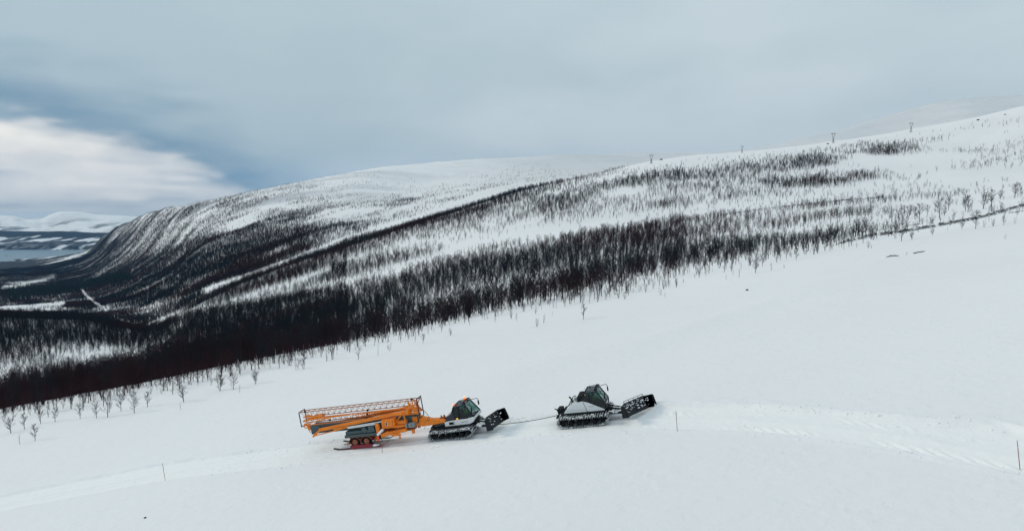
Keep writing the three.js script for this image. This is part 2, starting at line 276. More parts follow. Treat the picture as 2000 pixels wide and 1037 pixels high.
// unit birch, 1 m tall; thick sets the girth of twigs so that crowns keep their density when few twigs are drawn
function birch(seed, { stems = 1, limbs = 14, subs = 4, twigs = 4, thick = 1, spread = 0.24, base = 0.22 }) {
  const R = rng(seed), T = [], C = [];
  for (let s = 0; s < stems; s++) {
    const az0 = R() * 6.28, lean = stems > 1 ? 0.10 + R() * 0.14 : R() * 0.06, H = s ? 0.72 + R() * 0.25 : 1, pts = [];
    for (let k = 0; k <= 6; k++) { const t = k / 6; pts.push(V(Math.cos(az0) * lean * t + (R() - 0.5) * 0.022 * t + (s ? Math.cos(az0) * 0.03 : 0), t * H - (k ? 0 : 0.06), Math.sin(az0) * lean * t + (R() - 0.5) * 0.022 * t + (s ? Math.sin(az0) * 0.03 : 0))); }
    const girth = (stems > 1 ? 0.011 : 0.015) * Math.sqrt(thick);
    for (let k = 0; k < 6; k++) spike(T, pts[k], pts[k + 1], girth * (1 - k / 6.6), girth * (1 - (k + 1) / 6.6), 5);
    const at = t => { const q = clamp(t) * 6, i = Math.min(5, Math.floor(q)); return pts[i].clone().lerp(pts[i + 1], q - i); };
    const n = Math.round(limbs / (stems > 1 ? 1.5 : 1));
    for (let l = 0; l < n; l++) {
      const t = base + (0.98 - base) * ((l + R() * 0.9) / n), p = at(t), az = R() * 6.28, up = 0.75 + R() * 0.7, len = spread * (1.25 - 0.95 * Math.abs(t - 0.42)) * (0.65 + R() * 0.6) * (t > 0.85 ? 0.6 : 1) * 1.25;
      const dir = V(Math.cos(az), up, Math.sin(az)).normalize(), mid = p.clone().addScaledVector(dir, len * 0.55), end = mid.clone().addScaledVector(V(dir.x * 0.8, dir.y + 0.25 * R(), dir.z * 0.8).normalize(), len * 0.5);
      spike(C, p, mid, 0.0052 * thick ** 0.7, 0.0036 * thick ** 0.8); spike(C, mid, end, 0.0036 * thick ** 0.8, 0.001 * thick);
      for (let m = 0; m < subs; m++) {
        const f = 0.25 + 0.75 * R(), q = f < 0.55 ? p.clone().lerp(mid, f / 0.55) : mid.clone().lerp(end, (f - 0.55) / 0.45), d2 = V(dir.x + (R() - 0.5) * 1.5, dir.y + (R() - 0.2) * 0.7, dir.z + (R() - 0.5) * 1.5).normalize(), e2 = q.clone().addScaledVector(d2, len * (0.28 + 0.4 * R()));
        spike(C, q, e2, 0.0026 * thick, 0.0006 * thick);
        for (let w = 0; w < twigs; w++) { const q3 = q.clone().lerp(e2, 0.3 + 0.7 * R()), d3 = V(d2.x + (R() - 0.5) * 1.6, d2.y + (R() - 0.35) * 1.1, d2.z + (R() - 0.5) * 1.6).normalize(); spike(C, q3, q3.clone().addScaledVector(d3, 0.05 + 0.07 * R()), 0.0019 * thick, 0); }
      }
    }
  }
  return { trunk: toGeo(T), crown: toGeo(C) };
}
const barkTex = noiseTex(64, (u, v) => { const n = wrapNoise(u, v, 9, 3); const c = 120 + 110 * n; return [c, c, c]; }, true);
const bark = std(0.030, 0.028, 0.030, 0.9), barkPale = std(0.20, 0.185, 0.18, 0.9), twigRed = std(0.028, 0.017, 0.020, 0.9), twigGrey = std(0.022, 0.023, 0.027, 0.9);
const hero = [[11, 1], [12, 1], [13, 2], [14, 1], [15, 3], [16, 1], [17, 2], [18, 1]].map(([s, stems]) => birch(s, { stems, limbs: 20, subs: 5, twigs: 4, thick: 1.55, base: 0.14, spread: 0.19 + (s % 3) * 0.035 }));
const sapling = [[31, 1], [32, 2], [33, 4]].map(([s, stems]) => birch(s, { stems, limbs: 9, subs: 2, twigs: 2, thick: 1.5, spread: 0.17, base: 0.12 }));
const midTrees = [[41, 1], [42, 1], [43, 2], [44, 1], [45, 2]].map(([s, stems]) => { const b = birch(s, { stems, limbs: 15, subs: 3, twigs: 2, thick: 1.5, base: 0.15, spread: 0.14 + (s % 3) * 0.025 }); return mergeGeometries([b.trunk, b.crown]); });
const farTrees = [[51, 1], [52, 2], [53, 1], [54, 1]].map(([s, stems]) => { const b = birch(s, { stems, limbs: 7, subs: 1, twigs: 1, thick: 5.2, spread: 0.16 }); return mergeGeometries([b.trunk, b.crown]); });
console.log('tris', hero[0].crown.attributes.position.count / 3, midTrees[0].attributes.position.count / 3, farTrees[0].attributes.position.count / 3);

// woodland cover, one row per bearing (photograph column), one value for every half step from brow to ridge
const COVER = [
  [-500, [.6, 1, 1, .95, .6, .85, .95, 1, 1, .9, .35, .9, .8, .5, .3]],
  [0, [.55, 1, 1, .95, .6, .85, .95, 1, 1, .95, .3, .95, .8, .5, .3]],
  [150, [.55, 1, 1, .95, .58, .85, .95, 1, .95, .9, .55, 1, 1, .9, .6]],
  [220, [.55, 1, 1, 1, .6, .85, .95, .9, .8, .8, .6, 1, 1, .8, .35]],
  [290, [.55, 1, 1, 1, .75, .8, .95, .6, .35, .5, .6, .95, .9, .7, .22]],
  [400, [.5, 1, 1, 1, .8, .6, .85, .45, .2, .4, .75, .9, .75, .28, .03]],
  [516, [.5, 1, 1, 1, .65, .6, .95, .5, .12, .4, .7, .85, .7, .2, 0]],
  [670, [.45, .85, .95, .95, .45, .6, 1, .45, .08, .35, .6, .5, .2, .02, 0]],
  [825, [.36, .68, .9, .9, .2, .6, 1, .35, .05, .12, .24, .09, .01, 0, 0]],
  [1000, [.3, .55, .85, .9, .08, .5, .75, .15, .03, .05, .06, .03, .01, 0, 0]],
  [1130, [.25, .45, .8, .95, .08, .48, .35, .03, 0, .02, .02, 0, 0, 0, 0]],
  [1280, [.2, .36, .7, .9, .16, .55, .04, 0, 0, 0, 0, 0, 0, 0, 0]],
  [1450, [.12, .24, .5, .7, .22, .78, .01, 0, 0, 0, 0, 0, 0, 0, 0]],
  [1600, [.06, .16, .3, .34, .3, .66, .005, 0, 0, 0, 0, 0, 0, 0, 0]],
  [1720, [.015, .04, .1, .16, .1, .30, .005, 0, 0, 0, 0, 0, 0, 0, 0]],
  [1850, [.008, .015, .03, .07, .05, .13, .005, 0, 0, 0, 0, 0, 0, 0, 0]],
  [2000, [.004, .01, .02, .03, .02, .05, .005, 0, 0, 0, 0, 0, 0, 0, 0]],
  [2600, [.004, .01, .02, .03, .02, .04, .005, 0, 0, 0, 0, 0, 0, 0, 0]],
].map(([u, c]) => [ray(u, 560)[0], c]);
function cover(a, t) {
  let i = 0; while (i < COVER.length - 2 && a > COVER[i + 1][0]) i++;
  const f = clamp((a - COVER[i][0]) / (COVER[i + 1][0] - COVER[i][0])), q = clamp(t * 2, 0, 14), k = Math.min(13, Math.floor(q)), g = q - k;
  return lerp(lerp(COVER[i][1][k], COVER[i][1][k + 1], g), lerp(COVER[i + 1][1][k], COVER[i + 1][1][k + 1], g), f);
}
// open strips and meadows without trees: points of the centre line and half width, as seen in the photograph
const CLEAR = [[6, [5, 606], [120, 598]], [3, [158, 566], [168, 580], [180, 592], [207, 607]], [6, [8, 562], [70, 550], [102, 540]], [4, [215, 628], [292, 641]], [5, [300, 632], [400, 606], [500, 590], [593, 574], [747, 539]], [7, [747, 539], [956, 474], [1130, 455], [1300, 432]], [6, [400, 572], [554, 516], [670, 466], [747, 443], [860, 412]], [4, [430, 600], [520, 566], [640, 530]]];
function clearing(x, y, D) {
  const dep = D * Math.cos(PITCH) - y * Math.sin(PITCH), u = CX + FOCAL * x / dep, v = CY - FOCAL * (y * Math.cos(PITCH) + D * Math.sin(PITCH)) / dep;
  let best = 9;
  for (const [w, ...p] of CLEAR) for (let i = 0; i < p.length - 1; i++) { const dx = p[i + 1][0] - p[i][0], dy = p[i + 1][1] - p[i][1], t = clamp(((u - p[i][0]) * dx + (v - p[i][1]) * dy) / (dx * dx + dy * dy)); best = Math.min(best, Math.hypot(u - p[i][0] - dx * t, (v - p[i][1] - dy * t)) / w); }
  return smooth(0.35, 1.8, best + 1.9 * (fbm(x * 0.04, D * 0.04, 4) - 0.5));
}
const near = [], mid = [], far = [];
{
  const R = rng(2024), a0 = ray(-260, 560)[0];
  const band = (D0, D1, rate, size, out, a1 = ray(2280, 560)[0]) => {
    const n = Math.round(0.5 * (D1 * D1 - D0 * D0) * (a1 - a0) * rate);
    for (let k = 0; k < n; k++) {
      const a = lerp(a0, a1, R()), D = Math.sqrt(lerp(D0 * D0, D1 * D1, R())), x = a * D, t = along(a, D), pick = R();
      if (t < -0.1 || t > 7.05) continue;
      let c = t < 0 ? cover(a, 0) * smooth(-0.1, 0, t) * 0.8 * smooth(0.1, -0.15, a) : cover(a, t);
      if (c < 0.002) continue;
      const strip = fbm(a * 5 + 3, t * 5.2 + 60, 3), clump = fbm(x * 0.022 + 9, D * 0.022 + 4, 3), w = c < 0.9 ? 1 : 0.4;
      c = clamp(c + ((strip - 0.5) * (t > 1.9 && t < 3 && a > -0.1 ? 0.7 : 1.7) + (clump - 0.5) * 1.9) * w * Math.min(1, c * 3) * (1 - 0.5 * c));
      if (t > 1.95 && t < 2.16 && a > -0.3) c *= 0.3;
      if (a > 0.02) { const h = smooth(0.02, 0.2, a); c = c * lerp(1, smooth(2.74, 2.42, t), h) + h * 0.35 * c * Math.exp(-(((t - 2.3) / 0.14) ** 2)); }
      if (a > 0.3) c *= lerp(1, 1.5 * smooth(0.36, 0.62, clump), smooth(0.3, 0.5, a));
      if (pick > c) continue;
      if (D > 300 && a < 0.25 && pick > c * clearing(x, bare(a, D), D)) continue;
      const h = size * (0.5 + 0.55 * R() + 0.5 * R() ** 3) * lerp(0.75, 1.1, clamp(c)) * (t < 0.15 ? 0.72 : 1) * (a > 0.25 ? 0.85 : 1);
      out.push([x, D, h, R() * 6.283, R(), t]);
    }
  };
  band(85, 300, 0.19, 4.5, near);
  band(300, 640, 0.18, 4.6, mid);
  band(640, 1250, 0.24, 4.6, far);
  band(1250, 3600, 0.14, 4.9, far);
  band(120, 300, 0.09, 4.9, near, -0.24); band(300, 640, 0.15, 4.9, mid, -0.24); for (const [d0, d1, q] of [[640, 850, 0.15], [850, 1000, 0.12], [1000, 1150, 0.09], [1150, 1300, 0.07], [1300, 1500, 0.05], [1500, 1800, 0.03]]) band(d0, d1, q, 4.6, far, -0.3);      // the older, closer wood down the valley
  console.log('trees', near.length, mid.length, far.length);
}
// trees that stand apart, as photographed: column, row of the foot, height in pixels
const LONE = [[37, 868, 20, 1], [67, 861, 33, 0], [187, 817, 28, 0], [209, 815, 38, 0], [429, 763, 33, 2], [455, 761, 30, 0], [467, 767, 15, 1], [498, 750, 26, 2], [358, 785, 30, 2], [352, 801, 14, 1], [261, 807, 35, 0], [287, 795, 30, 0], [235, 803, 30, 0], [155, 818, 28, 0], [106, 824, 28, 0], [78, 828, 30, 0], [46, 839, 32, 0], [20, 846, 28, 2], [738, 695, 16, 1], [826, 671, 18, 0], [880, 655, 16, 1], [1140, 624, 29, 0], [1062, 631, 18, 1], [1049, 638, 18, 1], [1009, 627, 14, 1],
  [1836, 426, 36, 0], [1846, 422, 19, 0], [1854, 410, 26, 0], [1887, 413, 30, 0], [1892, 415, 31, 0], [1921, 408, 30, 2], [1938, 405, 33, 0], [1955, 389, 16, 2], [1984, 385, 26, 2], [1996, 384, 17, 0], [1907, 447, 31, 0], [1880, 448, 21, 2], [1924, 444, 18, 1], [1941, 442, 17, 1], [1962, 440, 18, 0], [1984, 437, 15, 1], [1762, 471, 34, 0], [1749, 466, 23, 0], [1782, 468, 15, 2], [1823, 460, 13, 2], [1852, 451, 9, 1], [1702, 468, 26, 0], [1744, 433, 23, 2], [1756, 434, 22, 0], [1765, 434, 19, 0], [1774, 429, 25, 2], [1788, 428, 24, 0], [1797, 433, 31, 0], [1813, 420, 18, 0], [1803, 441, 14, 0], [1965, 467, 10, 1], [1772, 498, 6, 1], [1590, 497, 28, 2], [1518, 512, 30, 0], [1490, 520, 24, 0], [1476, 533, 28, 2], [1556, 508, 22, 0], [1690, 445, 18, 0], [1623, 436, 24, 0], [1637, 432, 26, 0], [1660, 428, 22, 0]];
const loneTrees = LONE.map(([u, v, h, k], i) => { const p = spot(u, v, 70); return { p, h: h / FOCAL * -p.z * 1.02, kind: k, u, i }; });
const gapFor = new Set();
{
  const order = near.map((q, i) => i).sort((i, j) => near[j][2] / near[j][1] - near[i][2] / near[i][1]);
  for (const i of order) { if (gapFor.size >= 300 - loneTrees.length) break; const q = near[i]; if (q[5] < 0.62 && Math.abs(q[0] / q[1]) < 0.77) gapFor.add(i); }
}
function plant(geo, tw, p, h, turn, name, label, group) {
  const t = new THREE.Group(); top(t, name); t.position.copy(p); t.scale.setScalar(h); t.rotation.y = turn;
  const a = new THREE.Mesh(geo.trunk, bark); a.name = 'trunk'; const b = new THREE.Mesh(geo.crown, tw); b.name = 'crown'; t.add(a, b);
  tag(t, label, 'tree', group); return shade(t);
}
{
  const R = rng(77), place = u => u < 320 ? 'at the far left' : u < 620 ? 'left of the crane' : u < 1000 ? 'above the vehicles' : u < 1400 ? 'right of the vehicles' : 'near the long stony bank';
  const own = { 0: 'tiny leafless sapling alone on the snow, lowest at the far left', 1: 'small dark birch alone on open snow, second lowest at the far left', 3: 'tallest bare birch in front of the left forest edge, with a dense dark crown', 21: 'lone bare birch on open snow below the middle of the forest', 25: 'wide round crowned birch, largest on the open snow above the stony bank', 41: 'tall slim birch standing in front of the left end of the stony bank', 35: 'dark birch in front of the middle of the stony bank' };
  for (const l of loneTrees) {
    const geo = l.kind === 1 ? sapling[l.i % 3] : l.kind === 2 ? hero[[2, 4, 6][l.i % 3]] : hero[[0, 1, 3, 5, 7][l.i % 5]];
    const word = l.kind === 1 ? 'leafless birch sapling' : l.kind === 2 ? 'many stemmed bare birch' : 'single stemmed bare birch', zone = place(l.u);
    plant(geo, l.i % 3 ? twigGrey : twigRed, l.p, l.h, R() * 6, l.kind === 1 ? 'birch_sapling' : 'birch_tree', own[l.i] || `${word} standing free on the snow ${zone}`, own[l.i] ? undefined : `${word} trees free on the snow ${zone}`);
  }
  for (const i of gapFor) {
    const [x, D, h, turn, pick, t] = near[i], u = CX + FOCAL * x / D, zone = place(u), front = t < 0.02;
    plant(hero[Math.floor(pick * 8)], pick * 7 % 1 < 0.55 ? twigRed : twigGrey, V(x, ground(x, D) - 0.03, -D), h, turn, 'birch_tree', front ? `bare birch in the loose row before the forest ${zone}` : `bare birch in the dense forest front ${zone}`, front ? `front row birches ${zone}` : `front rank birches ${zone}`);
  }
}
function forest(list, geos, name, label, tint, skip) {
  const grp = new THREE.Group(); top(grp, name); tag(grp, label, 'forest', null, 'stuff');
  const bins = geos.map(() => []);
  list.forEach((q, i) => { if (!skip || !skip.has(i)) bins[Math.floor(q[4] * geos.length)].push(q); });
  const m = new THREE.Matrix4(), e = new THREE.Euler(), qn = new THREE.Quaternion(), c = new THREE.Color(), mat = std(1, 1, 1, 0.95); mat.specularIntensity = 0.05;
  bins.forEach((b, k) => {
    const im = new THREE.InstancedMesh(geos[k], mat, b.length); im.name = 'tree_mass'; im.userData.kind = 'stuff';
    b.forEach(([x, D, h, turn, pick, t], i) => {
      qn.setFromEuler(e.set((pick * 13 % 1 - 0.5) * 0.26, turn, (pick * 29 % 1 - 0.5) * 0.26)); const w = 0.85 + 0.35 * (pick * 41 % 1);
      m.compose(V(x, ground(x, D) - 0.04, -D), qn, V(h * w, h, h * w)); im.setMatrixAt(i, m); const [r, g, bl] = tint(x, D, pick, t); im.setColorAt(i, c.setRGB(r, g, bl));
    });
    im.castShadow = im.receiveShadow = true; grp.add(im);
  });
}
// bark and twigs of the birches, from grey stems to wine-red twigs, in patches
const barkTint = (x, D, p) => { const w = smooth(0.38, 0.62, fbm(x * 0.012, D * 0.02, 3)), k = 0.7 + 0.6 * (p * 17 % 1); return [lerp(0.014, 0.032, w) * k, lerp(0.018, 0.016, w) * k, lerp(0.023, 0.020, w) * k]; };
forest(near, midTrees, 'birch_forest', 'dense bare birch forest along the far side of the snow slope', barkTint, gapFor);
{ // scrub along the forest edge and between the trees
  const R = rng(909), list = [], a0 = ray(-260, 560)[0], a1 = ray(2280, 560)[0];
  for (let k = 0; k < 26000; k++) { const a = lerp(a0, a1, R()), D = Math.sqrt(lerp(90 * 90, 300 * 300, R())), x = a * D, t = along(a, D); if (t < -0.09 || t > 1.6) { R(); continue; } const c = t < 0 ? cover(a, 0) * smooth(-0.09, 0, t) * 0.5 : cover(a, t) * 0.8; if (R() > c * (0.4 + fbm(x * 0.05, D * 0.05, 2))) continue; list.push([x, D, 0.7 + 1.5 * R(), R() * 6.28, R(), t]); }
  forest(list, sapling.map(b => mergeGeometries([b.trunk, b.crown])), 'birch_scrub', 'low leafless scrub between the trees at the forest edge', barkTint);
}
forest(mid, midTrees, 'hillside_forest', 'bare birch forest on the hill across the hollow', barkTint);
forest(far, farTrees, 'mountain_forest', 'bare birch woods on the far mountain flank', barkTint);
{ // evergreen belt on the valley floor
  const R = rng(5), P = [], list = [];
  for (let k = 0; k < 9; k++) { const y = 0.08 + k * 0.1, r = 0.2 * (1 - k / 9.6); for (let j = 0; j < 7; j++) { const w = j / 7 * 6.28 + k, w2 = w + 0.55; P.push(V(0, y + 0.14, 0), V(Math.cos(w) * r, y - 0.03 * R(), Math.sin(w) * r), V(Math.cos(w2) * r * 0.8, y + 0.04, Math.sin(w2) * r * 0.8)); } }
  spike(P, V(0, -0.03, 0), V(0, 0.95, 0), 0.02, 0.002, 4);
  const g = toGeo(P), mark = [[10, 578], [60, 574], [110, 566], [150, 560], [190, 552], [215, 547], [240, 541]];
  for (let k = 0; k < 3000; k++) { const q = R() * 5.99, i = Math.floor(q), f = q - i, u = lerp(mark[i][0], mark[i + 1][0], f) + (R() - 0.5) * 40, v = lerp(mark[i][1], mark[i + 1][1], f) + (R() + R() + R() - 1.5) * (13 - i * 1.5); const p = spot(u, v, 300); if (p && -p.z > 900) list.push([p.x, -p.z, 6 + 7 * R(), R() * 6, R(), 5]); }
  forest(list, [g], 'spruce_forest', 'narrow dark evergreen belt on the valley floor at the left', (x, D, p) => { const k = 0.7 + 0.6 * (p * 11 % 1); return [0.016 * k, 0.026 * k, 0.024 * k]; });
}
console.log('forest done');

// ---------------------------------------------------------------- stony banks, boulders, scrub
const stoneMat = new THREE.MeshStandardMaterial({ color: 0xffffff, vertexColors: true, roughness: 0.95 });
function bank(pts, wide, tall, gapW, name, label) {
  const P = pts.map(([u, v]) => spot(u, v, 70)), curve = new THREE.CatmullRomCurve3(P), n = Math.round(curve.getLength() / (wide * 0.16)), m = 14, pos = [], col = [], idx = [];
  for (let i = 0; i <= n; i++) {
    const p = curve.getPointAt(i / n), t = curve.getTangentAt(i / n), s = V(-t.z, 0, t.x).normalize(), ends = smooth(0, 0.06, i / n) * smooth(1, 0.94, i / n);
    for (let j = 0; j <= m; j++) {
      const q = (j / m - 0.5) * 2, x = p.x + s.x * q * wide, D = -(p.z + s.z * q * wide), nz = fbm(x * 2.2, D * 2.2, 3), h = tall * ends * Math.max(0, 1 - q * q) * (0.15 + 1.5 * nz) - 0.05;
      pos.push(x, ground(x, D) + h, -D);
      const rock = smooth(gapW, gapW + 0.08, fbm(x * 0.7 + 4, D * 1.9 + 30, 4)) * (1 - Math.abs(q) ** 6), k = 0.6 + 0.8 * nz;
      col.push(lerp(0.84, 0.075 * k, rock), lerp(0.85, 0.068 * k, rock), lerp(0.86, 0.064 * k, rock));
    }
  }
  for (let i = 0; i < n; i++) for (let j = 0; j < m; j++) { const p = i * (m + 1) + j; idx.push(p, p + 1, p + m + 1, p + 1, p + m + 2, p + m + 1); }
  const g = new THREE.BufferGeometry(); g.setAttribute('position', new THREE.Float32BufferAttribute(pos, 3)); g.setAttribute('color', new THREE.Float32BufferAttribute(col, 3)); g.setIndex(idx); g.computeVertexNormals();
  const o = new THREE.Mesh(g, stoneMat); top(o, name); tag(o, label, 'bank'); return shade(o);
}
bank([[1632, 478], [1700, 464], [1760, 455], [1830, 443], [1880, 434], [1920, 425], [1950, 417], [1992, 405], [2040, 395]], 1.1, 0.8, 0.37, 'stony_bank', 'long stony bank cutting through the snow at the right');
bank([[1972, 417], [1988, 415], [2020, 411]], 0.5, 0.35, 0.38, 'stony_bank', 'short stony streak below the upper end of the long bank');
bank([[1726, 504], [1740, 501], [1757, 500]], 0.35, 0.22, 0.34, 'stony_bank', 'thin dark streak of stones low on the open snow, the left one of two');
bank([[1780, 496], [1794, 494], [1808, 491]], 0.35, 0.22, 0.36, 'stony_bank', 'thin dark streak of stones low on the open snow, the right one of two');
bank([[1768, 442], [1785, 440], [1800, 437]], 0.4, 0.25, 0.36, 'stony_bank', 'short dark streak in the snow above the long stony bank');
bank([[1395, 423], [1450, 414.5], [1520, 405.5], [1600, 397], [1684, 389], [1730, 384]], 1.0, 0.6, 0.42, 'road_cutting', 'dark cut bank of the road below the upper birch wood');
{
  const rockGeo = seed => { const g = new THREE.IcosahedronGeometry(1, 2), p = g.attributes.position; for (let i = 0; i < p.count; i++) { const v = V(p.getX(i), p.getY(i), p.getZ(i)), k = 0.7 + 0.6 * fbm(v.x * 1.3 + seed, v.y * 1.3 + v.z * 1.7 + seed, 3); v.multiplyScalar(k); p.setXYZ(i, v.x, v.y * 0.65, v.z); } g.computeVertexNormals(); return g; };
  const dark = std(0.06, 0.058, 0.056, 0.95);
  const rocks = [[1460, 564, 0.22, 'dark boulder alone on the snow below the right end of the forest'], [282, 1009, 0.11, 'small dark stone on the snow at the lower left'], [1292, 309.5, 1.5, 'dark boulder on the crest right of the leftmost pylon'], [1618, 278.5, 1.3, 'dark boulder on the crest left of the third pylon'], [1680, 272, 1.0, 'low dark rock on the crest between the third and fourth pylons'], [1912, 232, 1.5, 'dark outcrop on the crest near the right edge, the larger one'], [1965, 221, 1.1, 'dark outcrop on the crest at the right edge']];
  rocks.forEach(([u, v, r, label], i) => { const p = spot(u, v + 3, 24) || spot(u, v + 8, 24), m = new THREE.Mesh(rockGeo(i * 3.7 + 1), dark); top(m, 'boulder'); m.position.copy(p).add(V(0, r * 0.2, 0)); m.scale.setScalar(r); tag(m, label, 'rock'); shade(m); });
}

// ---------------------------------------------------------------- power line on the crest, mast, marker stakes, boats
{
  const steel = std(0.09, 0.1, 0.11, 0.6, 0.6);
  const pylon = (u, v, h, label) => {
    const t = new THREE.Group(); top(t, 'power_pylon'); t.position.copy(spot(u, v, 300)); t.scale.setScalar(h / 12); t.rotation.y = 0.25;
    const body = []; for (const [sx, sz] of [[-1, -1], [1, -1], [1, 1], [-1, 1]]) body.push(rod(V(sx * 1.15, -0.6, sz * 0.9), V(sx * 0.45, 6.2, sz * 0.4), 0.13, 4));
    for (let k = 0; k < 5; k++) { const a = 1.15 - k * 0.14, b = 1.15 - (k + 1) * 0.14, y = k * 1.24; for (const z of [-1, 1]) { body.push(rod(V(-a, y, z * a * 0.8), V(b, y + 1.24, z * b * 0.8), 0.08, 4)); body.push(rod(V(a, y, z * a * 0.8), V(-b, y + 1.24, z * b * 0.8), 0.08, 4)); } }
    part('lattice_mast', body, steel, t);
    for (const s of [-1, 1]) part('fork_arm', [rod(V(s * 0.3, 6.1, 0.3), V(s * 2.3, 11.6, 0), 0.15, 4), rod(V(s * 0.5, 6.1, -0.3), V(s * 2.1, 11.6, 0), 0.13, 4)], steel, t);
    part('crossbar', [bar(V(-3.3, 11.7, 0), V(3.3, 11.7, 0), 0.3, 0.34), bar(V(-2.2, 11.2, 0), V(2.2, 11.2, 0), 0.16, 0.16)], steel, t);
    for (const x of [-2.9, 0, 2.9]) part('insulator', rod(V(x, 11.6, 0), V(x, 10.4, 0), 0.12, 6), steel, t);
    tag(t, label, 'pylon', 'pylons of the power line on the crest'); shade(t);
  };
  pylon(1272.5, 319.5, 9.2, 'lattice power pylon furthest left on the crest'); pylon(1450, 298.5, 7.5, 'lattice power pylon second from left on the crest, half hidden behind it');
  pylon(1628.5, 279.5, 11, 'lattice power pylon third from left, beside a dark boulder'); pylon(1780.5, 258.5, 10.5, 'lattice power pylon furthest right on the crest');
  const m = new THREE.Group(); top(m, 'radio_mast'); m.position.copy(spot(1135, 350.5, 300)); part('pole', rod(V(0, -0.5, 0), V(0, 8, 0), 0.14, 6, 0.08), steel, m); part('crossarm', bar(V(-0.6, 7.6, 0), V(0.6, 7.6, 0), 0.12, 0.12), steel, m); tag(m, 'thin lone mast on the crest left of the pylons', 'mast'); shade(m);
  const wood = std(0.24, 0.075, 0.06, 0.85), band = std(0.42, 0.4, 0.4, 0.6);
  const stake = (u0, v0, u1, v1, label) => {
    const p = spot(u0, v0), D = -p.z, h = (v0 - v1) / FOCAL * D * 1.06, lean = (u1 - u0) / FOCAL * D, t = new THREE.Group(); top(t, 'marker_stake'); t.position.copy(p);
    const at = f => V(lean * f, h * f, 0.01 * f);
    part('cane', [rod(at(-0.12), at(0.74), 0.021, 7), rod(at(0.80), at(1), 0.02, 7, 0.016)], wood, t); part('reflector_band', rod(at(0.74), at(0.80), 0.024, 7), band, t);
    tag(t, label, 'stake', 'marker stakes along the track'); shade(t);
  };
  stake(321.5, 938.5, 317.5, 905, 'leaning brown marker stake beside the track at the left'); stake(746, 884, 745.5, 858, 'short thin marker stake in front of the red sledge runner');
  stake(1323.5, 842, 1320, 803.5, 'brown marker stake right of the leading vehicle'); stake(1994, 918, 1984.5, 860.5, 'leaning brown marker stake at the right edge of the picture');
  const hullM = std(0.05, 0.05, 0.06, 0.6), cabinM = std(0.5, 0.5, 0.5, 0.6);
  for (const [u, v, s, label] of [[111, 488.5, 1.4, 'small dark boat near the far shore of the fjord'], [11, 499.5, 1, 'small dark boat on the fjord at the left edge']]) {
    const [a, ry] = ray(u, v), D = SEA / ry, b = new THREE.Group(); top(b, 'fishing_boat'); b.position.set(a * D, SEA - 0.3, -D); b.scale.setScalar(s); b.rotation.y = 0.2;
    part('hull', plate([[-8, 2.4], [-7.6, 0], [6, 0], [9.5, 3.2], [4, 2.5]], -2, 2, 0.25), hullM, b); part('wheelhouse', box(-5, -1, 2.4, 5.4, -1.5, 1.5, 0.2), cabinM, b); part('mast', rod(V(1, 2.4, 0), V(1, 8.5, 0), 0.15), hullM, b);
    tag(b, label, 'boat', 'boats on the fjord'); shade(b);
  }
}

{ // lumps of broken snow thrown up along the track
  const R = rng(404), g = new THREE.IcosahedronGeometry(1, 1), p = g.attributes.position; for (let i = 0; i < p.count; i++) { const k = 0.75 + 0.5 * hash2(Math.round(p.getX(i) * 50), Math.round(p.getY(i) * 50 + p.getZ(i) * 91)); p.setXYZ(i, p.getX(i) * k, p.getY(i) * k * 0.7, p.getZ(i) * k); } g.computeVertexNormals();
  const spots = []; while (spots.length < 1500) { const x = lerp(-34, 34, R()), side = R() < 0.5 ? -1 : 1, c = roadD(x), sl = roadD(x + 0.5) - roadD(x - 0.5), q = side * (2.5 + 1.3 * R() * R() + (R() < 0.15 ? -1.6 * R() : 0)), D = c + q * Math.hypot(1, sl); if (R() > (x > 6 ? 1 : x > -14 ? 0.75 : 0.2) * smooth(0.3, 0.6, fbm(x * 0.5, side * 9, 3))) continue; spots.push([x, D, 0.02 + 0.075 * R() ** 3]); }
  const im = new THREE.InstancedMesh(g, std(0.87, 0.868, 0.872, 0.9), spots.length), m = new THREE.Matrix4(), qn = new THREE.Quaternion(), e = new THREE.Euler();
  spots.forEach(([x, D, r], i) => im.setMatrixAt(i, m.compose(V(x, ground(x, D) + r * 0.25, -D), qn.setFromEuler(e.set(R() * 6, R() * 6, R() * 6)), V(r, r, r))));
  top(im, 'snow_lumps'); tag(im, 'broken lumps of snow along the edges of the track', 'snow', null, 'stuff'); im.castShadow = im.receiveShadow = true;
}

// ---------------------------------------------------------------- seated driver (one continuous body)
function meshField(R, size, centre, dist, paint) {
  const mc = new MarchingCubes(R, new THREE.MeshStandardMaterial(), false, false, 90000), n = mc.size, h = size / 2;
  for (let k = 0; k < n; k++) for (let j = 0; j < n; j++) for (let i = 0; i < n; i++) mc.field[i + j * n + k * n * n] = -dist(centre.x + (i - n / 2) / (n / 2) * h, centre.y + (j - n / 2) / (n / 2) * h, centre.z + (k - n / 2) / (n / 2) * h);
  mc.isolation = 0; mc.update();
  const c = mc.count, pos = new Float32Array(mc.positionArray.slice(0, c * 3)), nor = new Float32Array(mc.normalArray.slice(0, c * 3)), col = new Float32Array(c * 3);
  for (let i = 0; i < c; i++) { pos[i * 3] = pos[i * 3] * h + centre.x; pos[i * 3 + 1] = pos[i * 3 + 1] * h + centre.y; pos[i * 3 + 2] = pos[i * 3 + 2] * h + centre.z; const q = paint(pos[i * 3], pos[i * 3 + 1], pos[i * 3 + 2]); col.set(q, i * 3); }
  const g = new THREE.BufferGeometry(); g.setAttribute('position', new THREE.BufferAttribute(pos, 3)); g.setAttribute('normal', new THREE.BufferAttribute(nor, 3)); g.setAttribute('color', new THREE.BufferAttribute(col, 3)); return g;
}
